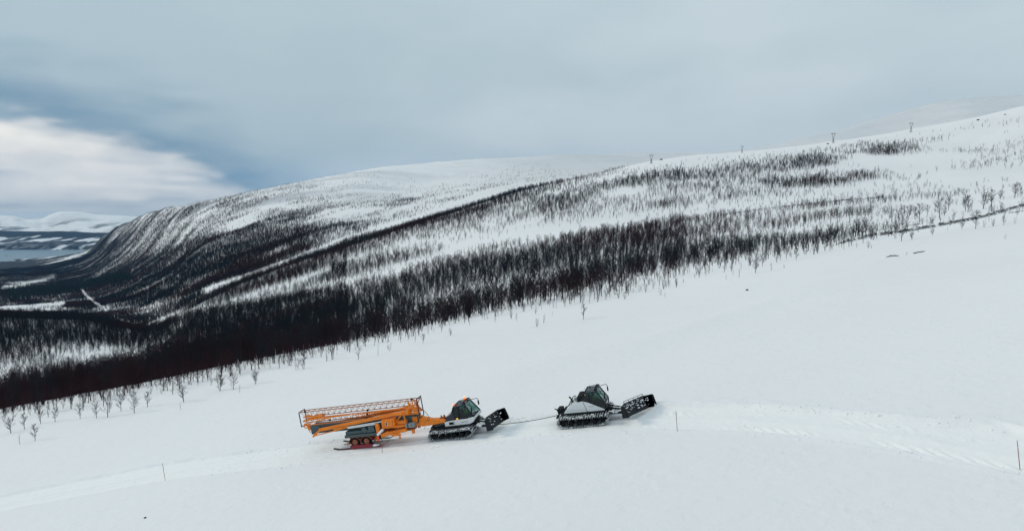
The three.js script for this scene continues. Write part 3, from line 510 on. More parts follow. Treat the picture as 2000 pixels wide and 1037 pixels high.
function capsules(list, k) {
  const B = list.map(([a, b, r0, r1]) => { const dx = b[0] - a[0], dy = b[1] - a[1], dz = b[2] - a[2]; return [a, dx, dy, dz, dx * dx + dy * dy + dz * dz || 1e-9, r0, r1]; });
  return (x, y, z) => { let s = 0; for (const [a, dx, dy, dz, l, r0, r1] of B) { const px = x - a[0], py = y - a[1], pz = z - a[2], t = clamp((px * dx + py * dy + pz * dz) / l), d = Math.hypot(px - dx * t, py - dy * t, pz - dz * t) - lerp(r0, r1, t); s += Math.exp(-d / k); } return -k * Math.log(s + 1e-30); };
}
const driverGeo = (() => {        // origin at the seat, facing +x
  const m = [];
  m.push([[0, 0.12, -0.08], [0, 0.12, 0.08], 0.13, 0.13], [[0, 0.14, 0], [0.02, 0.44, 0], 0.13, 0.155], [[0.02, 0.47, -0.1], [0.02, 0.47, 0.1], 0.12, 0.12], [[0.03, 0.52, 0], [0.05, 0.66, 0], 0.055, 0.055]);
  for (const s of [-1, 1]) {
    m.push([[0.03, 0.5, s * 0.18], [0.12, 0.27, s * 0.25], 0.062, 0.048], [[0.12, 0.27, s * 0.25], [0.36, 0.33, s * 0.16], 0.046, 0.032]);
    m.push([[0.02, 0.1, s * 0.09], [0.44, 0.13, s * 0.12], 0.088, 0.062], [[0.44, 0.13, s * 0.12], [0.48, -0.28, s * 0.12], 0.06, 0.042], [[0.47, -0.3, s * 0.12], [0.64, -0.33, s * 0.13], 0.046, 0.036]);
  }
  const body = capsules(m, 0.02);
  const skin = [0.5, 0.32, 0.24], vest = [0.14, 0.42, 0.06], trousers = [0.02, 0.03, 0.06], hair = [0.05, 0.035, 0.025], boot = [0.02, 0.02, 0.02];
  const paintBody = (x, y, z) => y > 0.585 ? skin : x > 0.33 && y > 0.25 ? skin : y < -0.22 ? boot : y < 0.19 && (x > 0.06 || y < 0.12) ? trousers : vest;
  const h = [[[0.07, 0.72, 0], [0.05, 0.79, 0], 0.078, 0.092], [[0.10, 0.67, 0], [0.12, 0.67, 0], 0.05, 0.045], [[0.15, 0.745, 0], [0.172, 0.715, 0], 0.009, 0.015], [[0.05, 0.62, 0], [0.055, 0.7, 0], 0.05, 0.05], [[0.152, 0.685, -0.018], [0.152, 0.685, 0.018], 0.012, 0.012]];
  for (const s of [-1, 1]) h.push([[0.04, 0.755, s * 0.092], [0.035, 0.725, s * 0.094], 0.018, 0.012], [[0.12, 0.775, s * 0.03], [0.135, 0.775, s * 0.042], 0.02, 0.016]);
  const head = capsules(h, 0.008), paintHead = (x, y, z) => (y > 0.81 || (x < 0.035 && y > 0.70 && Math.abs(z) < 0.088)) ? hair : (x > 0.128 && Math.abs(y - 0.762) < 0.008 && Math.abs(Math.abs(z) - 0.034) < 0.011) ? [0.02, 0.02, 0.02] : (x > 0.14 && Math.abs(y - 0.685) < 0.004 && Math.abs(z) < 0.026) ? [0.3, 0.12, 0.1] : skin;
  const geos = [meshField(74, 1.16, V(0.2, 0.22, 0), body, paintBody), meshField(60, 0.32, V(0.06, 0.73, 0), head, paintHead)];
  for (const s of [-1, 1]) {      // hands curled over the wheel rim
    const f = [[[0.35, 0.33, s * 0.165], [0.41, 0.345, s * 0.15], 0.03, 0.033], [[0.40, 0.345, s * 0.17], [0.41, 0.34, s * 0.13], 0.024, 0.024]];
    [[0.176, 0.034], [0.158, 0.038], [0.140, 0.036], [0.123, 0.030]].forEach(([z, l]) => { f.push([[0.425, 0.352, s * z], [0.425 + l, 0.358, s * z], 0.0095, 0.009], [[0.425 + l, 0.358, s * z], [0.43 + l, 0.328, s * z], 0.009, 0.0085], [[0.43 + l, 0.328, s * z], [0.418 + l * 0.6, 0.308, s * z], 0.0085, 0.008]); });
    f.push([[0.375, 0.335, s * 0.135], [0.405, 0.322, s * 0.108], 0.012, 0.011], [[0.405, 0.322, s * 0.108], [0.432, 0.318, s * 0.105], 0.0105, 0.009]);
    geos.push(meshField(44, 0.16, V(0.41, 0.335, s * 0.145), capsules(f, 0.004), () => skin));
  }
  return mergeGeometries(geos);
})();
const driverMat = std(1, 1, 1, 0.8, 0, { vertexColors: true });

// ---------------------------------------------------------------- shared vehicle materials
const streaks = noiseTex(256, (u, v) => { const n = smooth(0.34, 0.56, wrapNoise(u, v, 12, 5)), m = wrapNoise(u + 0.3, v, 40, 3); return [lerp(215, 255, n) - 14 * m, lerp(200, 255, n) - 14 * m, lerp(195, 255, n) - 14 * m]; }, true);
const paintOrange = std(0.95, 0.255, 0.006, 0.45, 0.0, { map: streaks }), paintRust = std(0.30, 0.075, 0.022, 0.75), chordBrown = std(0.42, 0.14, 0.05, 0.6), tealSteel = std(0.060, 0.095, 0.105, 0.5, 0.25), greySteel = std(0.22, 0.25, 0.26, 0.5, 0.3), whitePaint = std(0.72, 0.73, 0.74, 0.4), blackPaint = std(0.012, 0.014, 0.018, 0.4), blackMatt = std(0.016, 0.017, 0.019, 0.8), rubber = std(0.014, 0.014, 0.015, 0.9), redPaint = std(0.22, 0.008, 0.022, 0.5), bronzeHub = std(0.30, 0.10, 0.05, 0.5, 0.2), snowClod = std(0.86, 0.87, 0.88, 0.9), alu = std(0.42, 0.44, 0.46, 0.5, 0.35), navy = std(0.012, 0.02, 0.032, 0.3), silver = std(0.72, 0.74, 0.75, 0.32, 0.1), darkGrey = std(0.02, 0.023, 0.027, 0.7), seatCloth = std(0.025, 0.03, 0.03, 0.9);  // one dark grey shared by skirts, floors, chassis, wheel rims, frames and cable
const glassSide = new THREE.MeshPhysicalMaterial({ color: new THREE.Color().setRGB(0.16, 0.30, 0.27), roughness: 0.04, transmission: 1, thickness: 0, ior: 1.5 }), glassFront = new THREE.MeshPhysicalMaterial({ color: new THREE.Color().setRGB(0.55, 0.72, 0.70), roughness: 0.04, transmission: 1, thickness: 0, ior: 1.5 });
function clods(seed, n, at, r) { const R = rng(seed), g = []; for (let i = 0; i < n; i++) { const p = at(R), s = r * (0.5 + R()); const q = new THREE.IcosahedronGeometry(s, 0); q.scale(1.4, 0.7, 1.1); q.rotateY(R() * 6); q.translate(p.x, p.y, p.z); g.push(q); } return g; }
// a vehicle's frame on the slope: x ahead, y off the snow, z to its right
function seat(o, u, v, yaw, zNear, lift = 0, nose = 0) {
  const p = spot(u, v), f = V(Math.cos(yaw), 0, Math.sin(yaw)); f.y = SLOPE * f.x + nose; f.normalize();
  const n = V(-SLOPE - nose, 1, 0).normalize(), r = V(0, 0, 0).crossVectors(f, n).normalize();
  const up = V(0, 0, 0).crossVectors(r, f), base = p.clone().addScaledVector(r, -zNear);
  base.y = plane(base.x) + relief(base.x, -base.z) - 0.17 + lift;
  o.matrixAutoUpdate = true; o.quaternion.setFromRotationMatrix(new THREE.Matrix4().makeBasis(f, up, r)); o.position.copy(base);
  return o;
}

// ---------------------------------------------------------------- tracked snow groomers
function quad(a, b, c, d) { const g = new THREE.BufferGeometry(); g.setAttribute('position', new THREE.Float32BufferAttribute([a, b, c, a, c, d].flatMap(p => p.toArray()), 3)); g.computeVertexNormals(); return g; }
function groomer({ name, label, u, v, yaw, style }) {
  const T = new THREE.Group(); top(T, name); const lead = style === 'lead', k = lead ? 1 : 0.95, OUT = 2.0 * k, IN = 0.68 * k;
  // running gear: belt loop in side view
  const loop = new THREE.CatmullRomCurve3([[-2.30, 0.42], [-2.12, 0.14], [-1.72, 0.03], [-0.8, 0.02], [0.4, 0.02], [1.35, 0.03], [1.85, 0.17], [2.22, 0.46], [2.20, 0.72], [1.95, 0.86], [1.2, 0.85], [0.2, 0.82], [-0.9, 0.82], [-1.8, 0.86], [-2.18, 0.72]].map(([x, y]) => V(x * k, y * k, 0)), true, 'catmullrom', 0.5);
  const N = 46, grouserGeo = mergeGeometries([new RoundedBoxGeometry(0.065, 0.15, OUT - IN, 1, 0.014), new RoundedBoxGeometry(0.13, 0.03, OUT - IN - 0.1, 1, 0.008).translate(0, -0.06, 0)]);
  for (const side of [1, -1]) {
    const track = part('track', (() => {   // rubber belts
      const g = [];
      for (const z of [IN + 0.14, IN + 0.46, IN + 0.80, OUT - 0.22]) { const pos = [], idx = [], M = 90; for (let i = 0; i <= M; i++) { const p = loop.getPointAt((i % M) / M); for (const [dz, dy] of [[-0.09, 0], [0.09, 0]]) pos.push(p.x, p.y + dy, side * (z + dz)); } for (let i = 0; i < M; i++) idx.push(i * 2, i * 2 + 1, i * 2 + 2, i * 2 + 1, i * 2 + 3, i * 2 + 2); const b = new THREE.BufferGeometry(); b.setAttribute('position', new THREE.Float32BufferAttribute(pos, 3)); b.setIndex(idx); b.computeVertexNormals(); g.push(b); }
      return g;
    })(), rubber, T);
    for (let i = 0; i < N; i++) {
      const f = i / N, p = loop.getPointAt(f), t = loop.getTangentAt(f), m = new THREE.Mesh(grouserGeo, alu); m.name = 'grouser';
      m.position.set(p.x, p.y, side * (IN + OUT) / 2); m.quaternion.setFromRotationMatrix(new THREE.Matrix4().makeBasis(t, V(t.y, -t.x, 0), V(0, 0, -1))); track.add(m);
    }
    for (const [x, y, r] of [[-1.85, 0.45, 0.30], [1.78, 0.5, 0.26], [-1.15, 0.30, 0.22], [-0.45, 0.29, 0.21], [0.25, 0.29, 0.21], [0.95, 0.30, 0.22]]) {
      const z = side * (OUT - 0.5), w = part('road_wheel', [new THREE.CylinderGeometry(r * k, r * k, 0.16, 22).rotateX(Math.PI / 2).translate(x * k, y * k, z), new THREE.CylinderGeometry(r * k, r * k, 0.16, 22).rotateX(Math.PI / 2).translate(x * k, y * k, side * (IN + 0.3))], rubber, T);
      part('rim', [new THREE.TorusGeometry(r * k * 0.74, 0.022, 6, 22).translate(x * k, y * k, z + side * 0.085), new THREE.CylinderGeometry(0.07, 0.07, 0.06, 10).rotateX(Math.PI / 2).translate(x * k, y * k, z + side * 0.1), ...[0, 1, 2].map(q => box(-r * k * 0.72, r * k * 0.72, -0.02, 0.02, -0.012, 0.012).rotateZ(q * Math.PI / 3).translate(x * k, y * k, z + side * 0.085))], darkGrey, w);
    }
    part('packed_snow', clods(lead ? 5 + side : 9 + side, 110, R => { const f = R(), p = loop.getPointAt(f), top1 = p.y > 0.6; return V(p.x * (top1 ? 1 : 0.95), p.y + (top1 ? 0.05 : 0.02), side * (top1 ? lerp(IN + 0.5, OUT - 0.02, Math.sqrt(R())) : OUT - 0.05 - 0.3 * R())); }, 0.05), snowClod, T);
  }
  // chassis
  part('chassis', [box(-2.05 * k, 2.0 * k, 0.42, 0.98, -IN + 0.06, IN - 0.06, 0.05), box(-2.0 * k, 1.9 * k, 0.93, 1.05, -1.18, 1.18, 0.03), ...[-1.5, 0, 1.5].map(x => box(x - 0.08, x + 0.08, 0.35, 0.55, -OUT + 0.2, OUT - 0.2, 0.02))], darkGrey, T);
  const B = lead ? 1.12 : 1.1;
  if (lead) {
    const side1 = [[-1.72, 1.07], [-1.60, 1.24], [-1.30, 1.60], [-1.02, 1.78], [-0.55, 1.92], [0.08, 2.02], [0.55, 1.86], [1.30, 1.47], [1.92, 1.16], [1.88, 1.07]];
    for (const s of [1, -1]) {
      const z0 = s > 0 ? B - 0.10 : -B, z1 = s > 0 ? B : -B + 0.10;
      part('rear_side_panel', plate(side1.filter(p => p[0] < 0.1).concat([[0.36, 1.07]]), z0, z1, 0.025), silver, T);
      part('front_side_panel', plate([[0.125, 2.0], [0.55, 1.86], [1.30, 1.47], [1.92, 1.16], [1.88, 1.07], [0.40, 1.07]], z0, z1, 0.025), silver, T);
      part('panel_slot', [box(0.62, 1.02, 1.50, 1.545, s * B - 0.004, s * B + 0.012, 0.004).applyMatrix4(new THREE.Matrix4().makeTranslation(0, 0, 0)), box(-1.45, 0.2, 1.30, 1.318, s * B - 0.004, s * B + 0.006, 0.003)], greySteel, T);
      part('lower_skirt', box(-1.72, 1.92, 0.86, 1.06, s > 0 ? B - 0.12 : -B + 0.04, s > 0 ? B - 0.04 : -B + 0.12, 0.02), darkGrey, T);
    }
    part('engine_cover', plate([[-1.66, 1.06], [-1.55, 1.28], [-1.27, 1.60], [-1.0, 1.76], [-0.55, 1.88], [-0.02, 1.92], [-0.02, 1.06]], -B + 0.11, B - 0.11, 0.03), greySteel, T);
    part('snow_on_cover', clods(3, 26, R => { const x = -1.3 + 1.1 * R(); return V(x, 1.62 + 0.28 * smooth(-1.3, -0.5, x), (R() - 0.5) * 1.7); }, 0.09), snowClod, T);
    part('exhaust', [rod(V(-0.85, 1.8, 0.55), V(-1.0, 2.22, 0.55), 0.07, 8), rod(V(-1.0, 2.22, 0.55), V(-1.14, 2.4, 0.55), 0.075, 8)], darkGrey, T);
    part('air_filter', [new THREE.CylinderGeometry(0.17, 0.17, 0.34, 14).translate(-0.52, 2.04, 0.55), new THREE.CylinderGeometry(0.2, 0.2, 0.06, 14).translate(-0.52, 2.23, 0.55)], greySteel, T);
    part('cooler_hood', box(-0.42, 0.12, 1.9, 2.42, -0.85, 0.85, 0.12), blackMatt, T);
    part('rear_guard', [tube([V(-1.25, 1.62, 0.85), V(-1.05, 1.98, 0.85), V(-0.8, 2.02, 0.85)], 0.04, 10), tube([V(-1.25, 1.62, -0.85), V(-1.05, 1.98, -0.85), V(-0.8, 2.02, -0.85)], 0.04, 10), rod(V(-1.08, 1.95, -0.85), V(-1.08, 1.95, 0.85), 0.035)], blackMatt, T);
  } else {
    const low = [[-0.62, 1.06], [-0.66, 1.5], [0.30, 1.56], [0.30, 1.06]], lowF = [[0.34, 1.06], [0.34, 1.56], [1.5, 1.56], [2.28, 1.66], [2.34, 1.5], [2.12, 1.22], [1.75, 1.06]];
    for (const s of [1, -1]) {
      const z0 = s > 0 ? B - 0.1 : -B, z1 = s > 0 ? B : -B + 0.1;
      part('rear_side_panel', plate(low, z0, z1, 0.025), whitePaint, T);
      part('front_side_panel', plate(lowF, z0, z1, 0.025), whitePaint, T);
      part('grille', box(-0.2, 0.24, 1.18, 1.42, s > 0 ? B - 0.004 : -B - 0.018, s > 0 ? B + 0.018 : -B + 0.004, 0.01), blackMatt, T);
      part('lettering', [0, 1, 2, 3, 4, 5, 6].map(i => box(1.02 + i * 0.085, 1.02 + i * 0.085 + (i % 3 ? 0.055 : 0.07), 1.27 + i * 0.006, 1.34 + i * 0.006, s > 0 ? B - 0.002 : -B - 0.004, s > 0 ? B + 0.004 : -B + 0.002, 0.001)), greySteel, T);
      part('lower_skirt', box(-1.8, 1.8, 0.9, 1.05, s > 0 ? B - 0.12 : -B + 0.04, s > 0 ? B - 0.04 : -B + 0.12, 0.02), darkGrey, T);
    }
    part('nose', plate([[1.62, 1.1], [1.62, 1.55], [2.26, 1.63], [2.30, 1.5], [2.1, 1.24], [1.8, 1.1]], -B + 0.11, B - 0.11, 0.03), whitePaint, T);
    part('engine_hood', plate([[-0.66, 1.52], [-0.64, 1.78], [-0.2, 2.06], [0.12, 2.22], [0.32, 2.22], [0.32, 1.58], [0.3, 1.57]], -B + 0.04, B - 0.04, 0.05), navy, T);
    part('engine_bay', box(-0.6, 0.3, 1.06, 1.52, -B + 0.12, B - 0.12, 0.02), darkGrey, T);
    part('rear_deck', [box(-1.95, -0.66, 1.05, 1.16, -1.05, 1.05, 0.03), box(-1.15, -0.72, 1.16, 1.3, -0.5, 0.5, 0.03)], blackMatt, T);
    part('deck_rail', [rod(V(-1.9, 1.1, 0.98), V(-0.7, 1.35, 0.98), 0.03), rod(V(-1.9, 1.1, -0.98), V(-0.7, 1.35, -0.98), 0.03)], greySteel, T);
  }
  // rear carrier arms with snow
  part('rear_carrier', [box(-2.55 * k, -1.95, 0.55, 0.68, -0.62, -0.46, 0.02), box(-2.55 * k, -1.95, 0.55, 0.68, 0.46, 0.62, 0.02), bar(V(-2.5 * k, 0.62, -0.8), V(-2.5 * k, 0.62, 0.8), 0.14, 0.14), bar(V(-2.0, 1.15, -0.3), V(-2.52 * k, lead ? 1.18 : 0.8, -0.3), 0.1, 0.12), bar(V(-2.0, 1.15, 0.3), V(-2.52 * k, lead ? 1.18 : 0.8, 0.3), 0.1, 0.12), rod(V(-2.2, 0.7, 0), V(-2.0, 1.2, 0), 0.07), ...(lead ? [box(-2.42, -1.98, 0.95, 1.32, -0.55, 0.55, 0.05), rod(V(-2.45, 1.25, 0.3), V(-2.62, 1.4, 0.5), 0.05)] : [])], blackMatt, T);
  part('tow_hook', [new THREE.TorusGeometry(0.09, 0.03, 6, 14).rotateX(Math.PI / 2).translate(-2.62 * k, 0.62, 0), box(-2.6 * k, -2.4 * k, 0.56, 0.68, -0.07, 0.07, 0.01)], greySteel, T);
  // cab: profile in side view, narrower at the roof
  const cx = lead ? 0 : 0.22, W0 = 1.02, W1 = 0.84;
  const P = lead ? { rb: [-0.02, 1.32], rm: [-0.10, 2.05], rt: [0.30, 2.62], ft: [1.42, 2.70], fm: [2.04, 1.62], fb: [2.02, 1.2], db: [1.60, 1.14] } : { rb: [0.0, 1.56], rm: [-0.04, 2.15], rt: [0.12, 2.62], ft: [1.28, 2.76], fm: [1.98, 1.70], fb: [1.98, 1.58], db: [1.4, 1.56] };
  const wide = y => lerp(W0, W1, clamp((y - 1.5) / 1.15)), at = (p, s, e = 0) => V(p[0] + cx, p[1], s * (wide(p[1]) + e)), bp = lead ? [0.62, 2.64] : [0.60, 2.62], bb = lead ? [0.66, 1.55] : [0.62, 1.57];
  const pillar = (name, a, b, w, h) => { for (const s of [1, -1]) part(name, bar(at(a, s), at(b, s), w, h), blackPaint, T); };
  pillar('rear_pillar', P.rb, P.rm, 0.1, 0.12); pillar('rear_pillar', P.rm, P.rt, 0.1, 0.12); pillar('centre_pillar', bb, bp, 0.07, 0.09); pillar('front_pillar', P.ft, P.fm, 0.09, 0.1); pillar('front_pillar', P.fm, P.fb, 0.09, 0.1); pillar('roof_rail', P.rt, P.ft, 0.09, 0.1);
  for (const s of [1, -1]) {
    part('rear_side_window', quad(at(bb, s, -0.01), at(P.rb, s, -0.01), at(P.rm, s, -0.01), at(P.rt, s, -0.01)).clone(), glassSide, T);
    part('rear_quarter_window', quad(at(bb, s, -0.01), at(P.rt, s, -0.01), at(bp, s, -0.01), at(bb, s, -0.011)), glassSide, T);
    const door = part('door_window', [quad(at(bb, s, -0.01), at(bp, s, -0.01), at(P.ft, s, -0.01), at(P.fm, s, -0.01)), ...(lead ? [quad(at(bb, s, -0.01), at(P.fm, s, -0.01), at(P.fb, s, -0.01), at(P.db, s, -0.01))] : [])], glassSide, T);
    part('door_handle', box(bb[0] + cx + 0.1, bb[0] + cx + 0.26, 1.68, 1.72, s * W0 - 0.02, s * W0 + 0.03, 0.01), blackMatt, door);
    part('mirror', [box(P.ft[0] + cx + 0.62, P.ft[0] + cx + 0.72, 2.12, 2.52, s * 1.12 - 0.1, s * 1.12 + 0.1, 0.03)], blackMatt, T);
    part('mirror_arm', [tube([at(P.ft, s), V(P.ft[0] + cx + 0.35, 2.74, s * 1.0), V(P.ft[0] + cx + 0.62, 2.72, s * 1.1), V(P.ft[0] + cx + 0.68, 2.5, s * 1.12)], 0.024, 14)], blackMatt, T);
  }
  part('windscreen', quad(at(P.ft, 1, -0.02), at(P.ft, -1, -0.02), at(P.fm, -1, -0.02), at(P.fm, 1, -0.02)), glassFront, T);
  if (lead) part('lower_windscreen', quad(at(P.fm, 1, -0.02), at(P.fm, -1, -0.02), at(P.fb, -1, -0.02), at(P.fb, 1, -0.02)), glassFront, T);
  part('windscreen_bar', [rod(at(P.fm, 1), at(P.fm, -1), 0.04), rod(at(P.fb, 1), at(P.fb, -1), 0.05), rod(V(P.ft[0] + cx, P.ft[1], 0), V(P.fm[0] + cx, P.fm[1], 0), 0.025)], blackPaint, T);
  part('wiper', [rod(V(P.fm[0] + cx + 0.03, P.fm[1] + 0.02, 0.2), V(P.fm[0] + cx - 0.25, P.fm[1] + 0.5, 0.45), 0.014), rod(V(P.fm[0] + cx + 0.03, P.fm[1] + 0.02, -0.4), V(P.fm[0] + cx - 0.25, P.fm[1] + 0.5, -0.15), 0.014)], blackMatt, T);
  part('cab_rear_wall', [quad(at(P.rb, 1, -0.05), at(P.rb, -1, -0.05), at(P.rm, -1, -0.05), at(P.rm, 1, -0.05)), quad(at(P.rm, 1, -0.05), at(P.rm, -1, -0.05), at(P.rt, -1, -0.05), at(P.rt, 1, -0.05))], navy, T);
  part('cab_floor', box(P.rb[0] + cx, P.fb[0] + cx - 0.04, (lead ? 1.08 : 1.08), (lead ? 1.16 : 1.18), -0.95, 0.95, 0.02), darkGrey, T);
  if (lead) part('door_sill', [1, -1].flatMap(s => [plate([[P.rb[0], 1.1], [P.rb[0], 1.34], [bb[0], 1.6], [P.db[0] - 0.1, 1.18], [P.db[0], 1.1]], s > 0 ? 0.93 : -1.0, s > 0 ? 1.0 : -0.93, 0.015)]), blackPaint, T);
  part('roof', plate([[P.rt[0] + cx - 0.04, P.rt[1]], [P.rt[0] + cx, P.rt[1] + 0.09], [P.ft[0] + cx - 0.02, P.ft[1] + 0.1], [P.ft[0] + cx + 0.08, P.ft[1] + 0.02], [P.ft[0] + cx, P.ft[1] - 0.03]], -0.9, 0.9, 0.03), navy, T);
  const bar1 = part('light_bar', box(P.ft[0] + cx - 0.25, P.ft[0] + cx + 0.02, P.ft[1] + 0.1, P.ft[1] + 0.22, -0.82, 0.82, 0.03), blackMatt, T);
  for (const z of [-0.65, -0.35, 0.35, 0.65]) part('work_lamp', new THREE.CylinderGeometry(0.06, 0.07, 0.06, 12).rotateZ(Math.PI / 2).translate(P.ft[0] + cx + 0.05, P.ft[1] + 0.16, z), greySteel, bar1);
  part('roof_rack', [rod(V(P.rt[0] + cx + 0.05, P.rt[1] + 0.14, -0.8), V(P.rt[0] + cx + 0.05, P.rt[1] + 0.14, 0.8), 0.03), rod(V(P.rt[0] + cx + 0.05, P.rt[1] + 0.14, 0.8), V(P.ft[0] + cx - 0.2, P.ft[1] + 0.17, 0.8), 0.025), rod(V(P.rt[0] + cx + 0.05, P.rt[1] + 0.14, -0.8), V(P.ft[0] + cx - 0.2, P.ft[1] + 0.17, -0.8), 0.025), ...[-0.8, 0.8].map(z => rod(V(P.rt[0] + cx + 0.05, P.rt[1] + 0.02, z), V(P.rt[0] + cx + 0.05, P.rt[1] + 0.16, z), 0.025))], blackMatt, T);
  part('aerial', [rod(V(P.rt[0] + cx + 0.1, P.rt[1] + 0.1, 0.5), V(P.rt[0] + cx + 0.02, P.rt[1] + 0.42, 0.5), 0.012), rod(V(P.rt[0] + cx + 0.35, P.rt[1] + 0.1, -0.4), V(P.rt[0] + cx + 0.35, P.rt[1] + 0.32, -0.4), 0.035)], blackMatt, T);
  // cab fittings
  part('seat', [box(0.62 + cx, 1.12 + cx, 1.42, 1.56, -0.28, 0.28, 0.05), box(0.52 + cx, 0.66 + cx, 1.5, 2.22, -0.26, 0.26, 0.05), box(0.72 + cx, 1.0 + cx, 1.16, 1.42, -0.2, 0.2, 0.02)], seatCloth, T);
  part('steering_wheel', [new THREE.TorusGeometry(0.17, 0.016, 6, 20).rotateY(Math.PI / 2).rotateZ(-0.35).translate(1.27 + cx, 1.87, 0), rod(V(1.27 + cx, 1.87, 0), V(1.55 + cx, 1.35, 0), 0.025)], blackMatt, T);
  part('dashboard', box(1.5 + cx, 1.86 + cx, 1.3, 1.62, -0.8, 0.8, 0.06), seatCloth, T);
  // blade carrier and blade
  part('blade_carrier', [bar(V(1.8, 0.6, -0.5), V(lead ? 4.1 : 3.3, 0.55, -0.45), 0.14, 0.2), bar(V(1.8, 0.6, 0.5), V(lead ? 4.1 : 3.3, 0.55, 0.45), 0.14, 0.2), bar(V(3.2, 0.6, -0.6), V(3.2, 0.6, 0.6), 0.2, 0.26), rod(V(1.95, 1.1, 0.3), V(3.1, 0.85, 0.3), 0.06, 8), rod(V(1.95, 1.1, -0.3), V(3.1, 0.85, -0.3), 0.06, 8), bar(V(2.0, 0.75, 0), V(3.0, 0.75, 0), 0.3, 0.12), box(2.02, 2.2, 0.5, 1.15, -0.6, 0.6, 0.03)], blackMatt, T);
  part('carrier_snow', clods(lead ? 21 : 22, lead ? 34 : 60, R => V(2.1 + 1.1 * R(), 0.62 + 0.22 * R(), (R() - 0.4) * 1.4), lead ? 0.09 : 0.13), snowClod, T);
  const blade = new THREE.Group(); blade.name = 'blade'; T.add(blade);
  const BW = lead ? 2.35 : 1.75, BH = lead ? 1.0 : 1.02, prof = []; for (let i = 0; i <= 8; i++) { const w = lerp(-0.15, 1.25, i / 8); prof.push([0.38 * (1 - Math.sin(w * 1.15 + 0.25)) - 0.02 + 0.1 * (i < 2 ? 1 - i / 2 : 0), BH * i / 8]); }
  const shell = prof.concat(prof.slice().reverse().map(([x, y]) => [x - 0.07, y]));
  part('mouldboard', plate(shell, -BW * 0.68, BW * 0.68, 0.012), blackPaint, blade);
  for (const s of [1, -1]) part('wing', plate(shell, 0, BW * 0.36, 0.012).rotateY(s > 0 ? 0 : Math.PI).scale(s > 0 ? 1 : -1, 1, 1).rotateY(s * 0.38).translate(0, 0, s * (BW * 0.68 + 0.01)), blackPaint, blade);
  part('cutting_edge', [box(0.16, 0.34, -0.05, 0.03, -BW * 0.68, BW * 0.68, 0.012)], greySteel, blade);
  for (const s of [1, -1]) part('end_plate', plate([[-0.08, 0], [0.5, 0.02], [0.46, 0.3], [0.2, BH], [-0.1, BH]], s > 0 ? 0 : -0.05, s > 0 ? 0.05 : 0, 0.012).rotateY(s * 0.38).translate(Math.sin(0.38) * BW * 0.36, 0, s * (BW * 0.68 + Math.cos(0.38) * BW * 0.37)), darkGrey, blade);
  part('rear_frame', [bar(V(-0.1, 0.32, -BW * 0.6), V(-0.1, 0.32, BW * 0.6), 0.1, 0.14), bar(V(-0.06, 0.72, -BW * 0.6), V(-0.06, 0.72, BW * 0.6), 0.08, 0.12), ...[-0.55, -0.2, 0.2, 0.55].map(f => bar(V(-0.1, 0.1, BW * f), V(-0.06, 0.95, BW * f), 0.07, 0.09)), rod(V(-0.45, 0.3, 0.4), V(-0.08, 0.65, 0.9), 0.05, 8), rod(V(-0.45, 0.3, -0.4), V(-0.08, 0.65, -0.9), 0.05, 8)], blackMatt, blade);
  part('top_rail', [bar(V(-0.02, BH + 0.04, -BW * 0.68), V(-0.02, BH + 0.04, BW * 0.68), 0.12, 0.06), ...(lead ? [bar(V(-0.05, BH + 0.22, -BW * 0.66), V(-0.05, BH + 0.22, BW * 0.66), 0.03, 0.04), ...[-0.64, -0.32, 0, 0.32, 0.64].map(f => bar(V(-0.05, BH, BW * f), V(-0.05, BH + 0.22, BW * f), 0.03, 0.03))] : [])], darkGrey, blade);
  part('caked_snow', clods(lead ? 61 : 62, lead ? 190 : 70, R => { const z = (R() * 2 - 1) * BW * 0.9, i = R() < 0.7 ? 1 : 0; return i ? V(-0.12 + 0.1 * R(), BH * (0.55 + 0.5 * R()), lead ? z : z) : V(0.05 + 0.25 * R(), BH * (0.1 + 0.75 * R()), z); }, 0.055), snowClod, blade);
  blade.position.set(lead ? 4.4 : 3.7, lead ? 0.36 : 0.36, 0); blade.rotation.set((lead ? -5 : -2) * Math.PI / 180, (lead ? -27 : -12) * Math.PI / 180, (lead ? 4 : 4) * Math.PI / 180, 'YXZ');
  seat(T, u, v, yaw, OUT, lead ? 0 : 0.02, lead ? 0 : 0.02); tag(T, label, 'snow groomer', 'snow groomers pulling the crane'); shade(T);
  const d = new THREE.Mesh(driverGeo, driverMat); d.name = numbered('person'); scene.add(d); T.updateMatrixWorld(true);
  d.position.copy(V(0.84 + cx, 1.53, 0).applyMatrix4(T.matrixWorld)); d.quaternion.copy(T.quaternion); tag(d, lead ? 'driver in a bright green vest seated in the leading vehicle' : 'driver in a bright green vest seated in the rear vehicle', 'person', 'drivers'); shade(d);
  return { T, cx, P };
}
const leadCat = groomer({ name: 'snow_groomer', label: 'silver grey tracked snow groomer in front, its wide blade raised', u: 1140, v: 836.5, yaw: 15 * Math.PI / 180, style: 'lead' });
const rearCat = groomer({ name: 'snow_groomer', label: 'black and white tracked snow groomer with orange beacons, hitched to the crane trailer', u: 881, v: 861, yaw: 14 * Math.PI / 180, style: 'rear' });
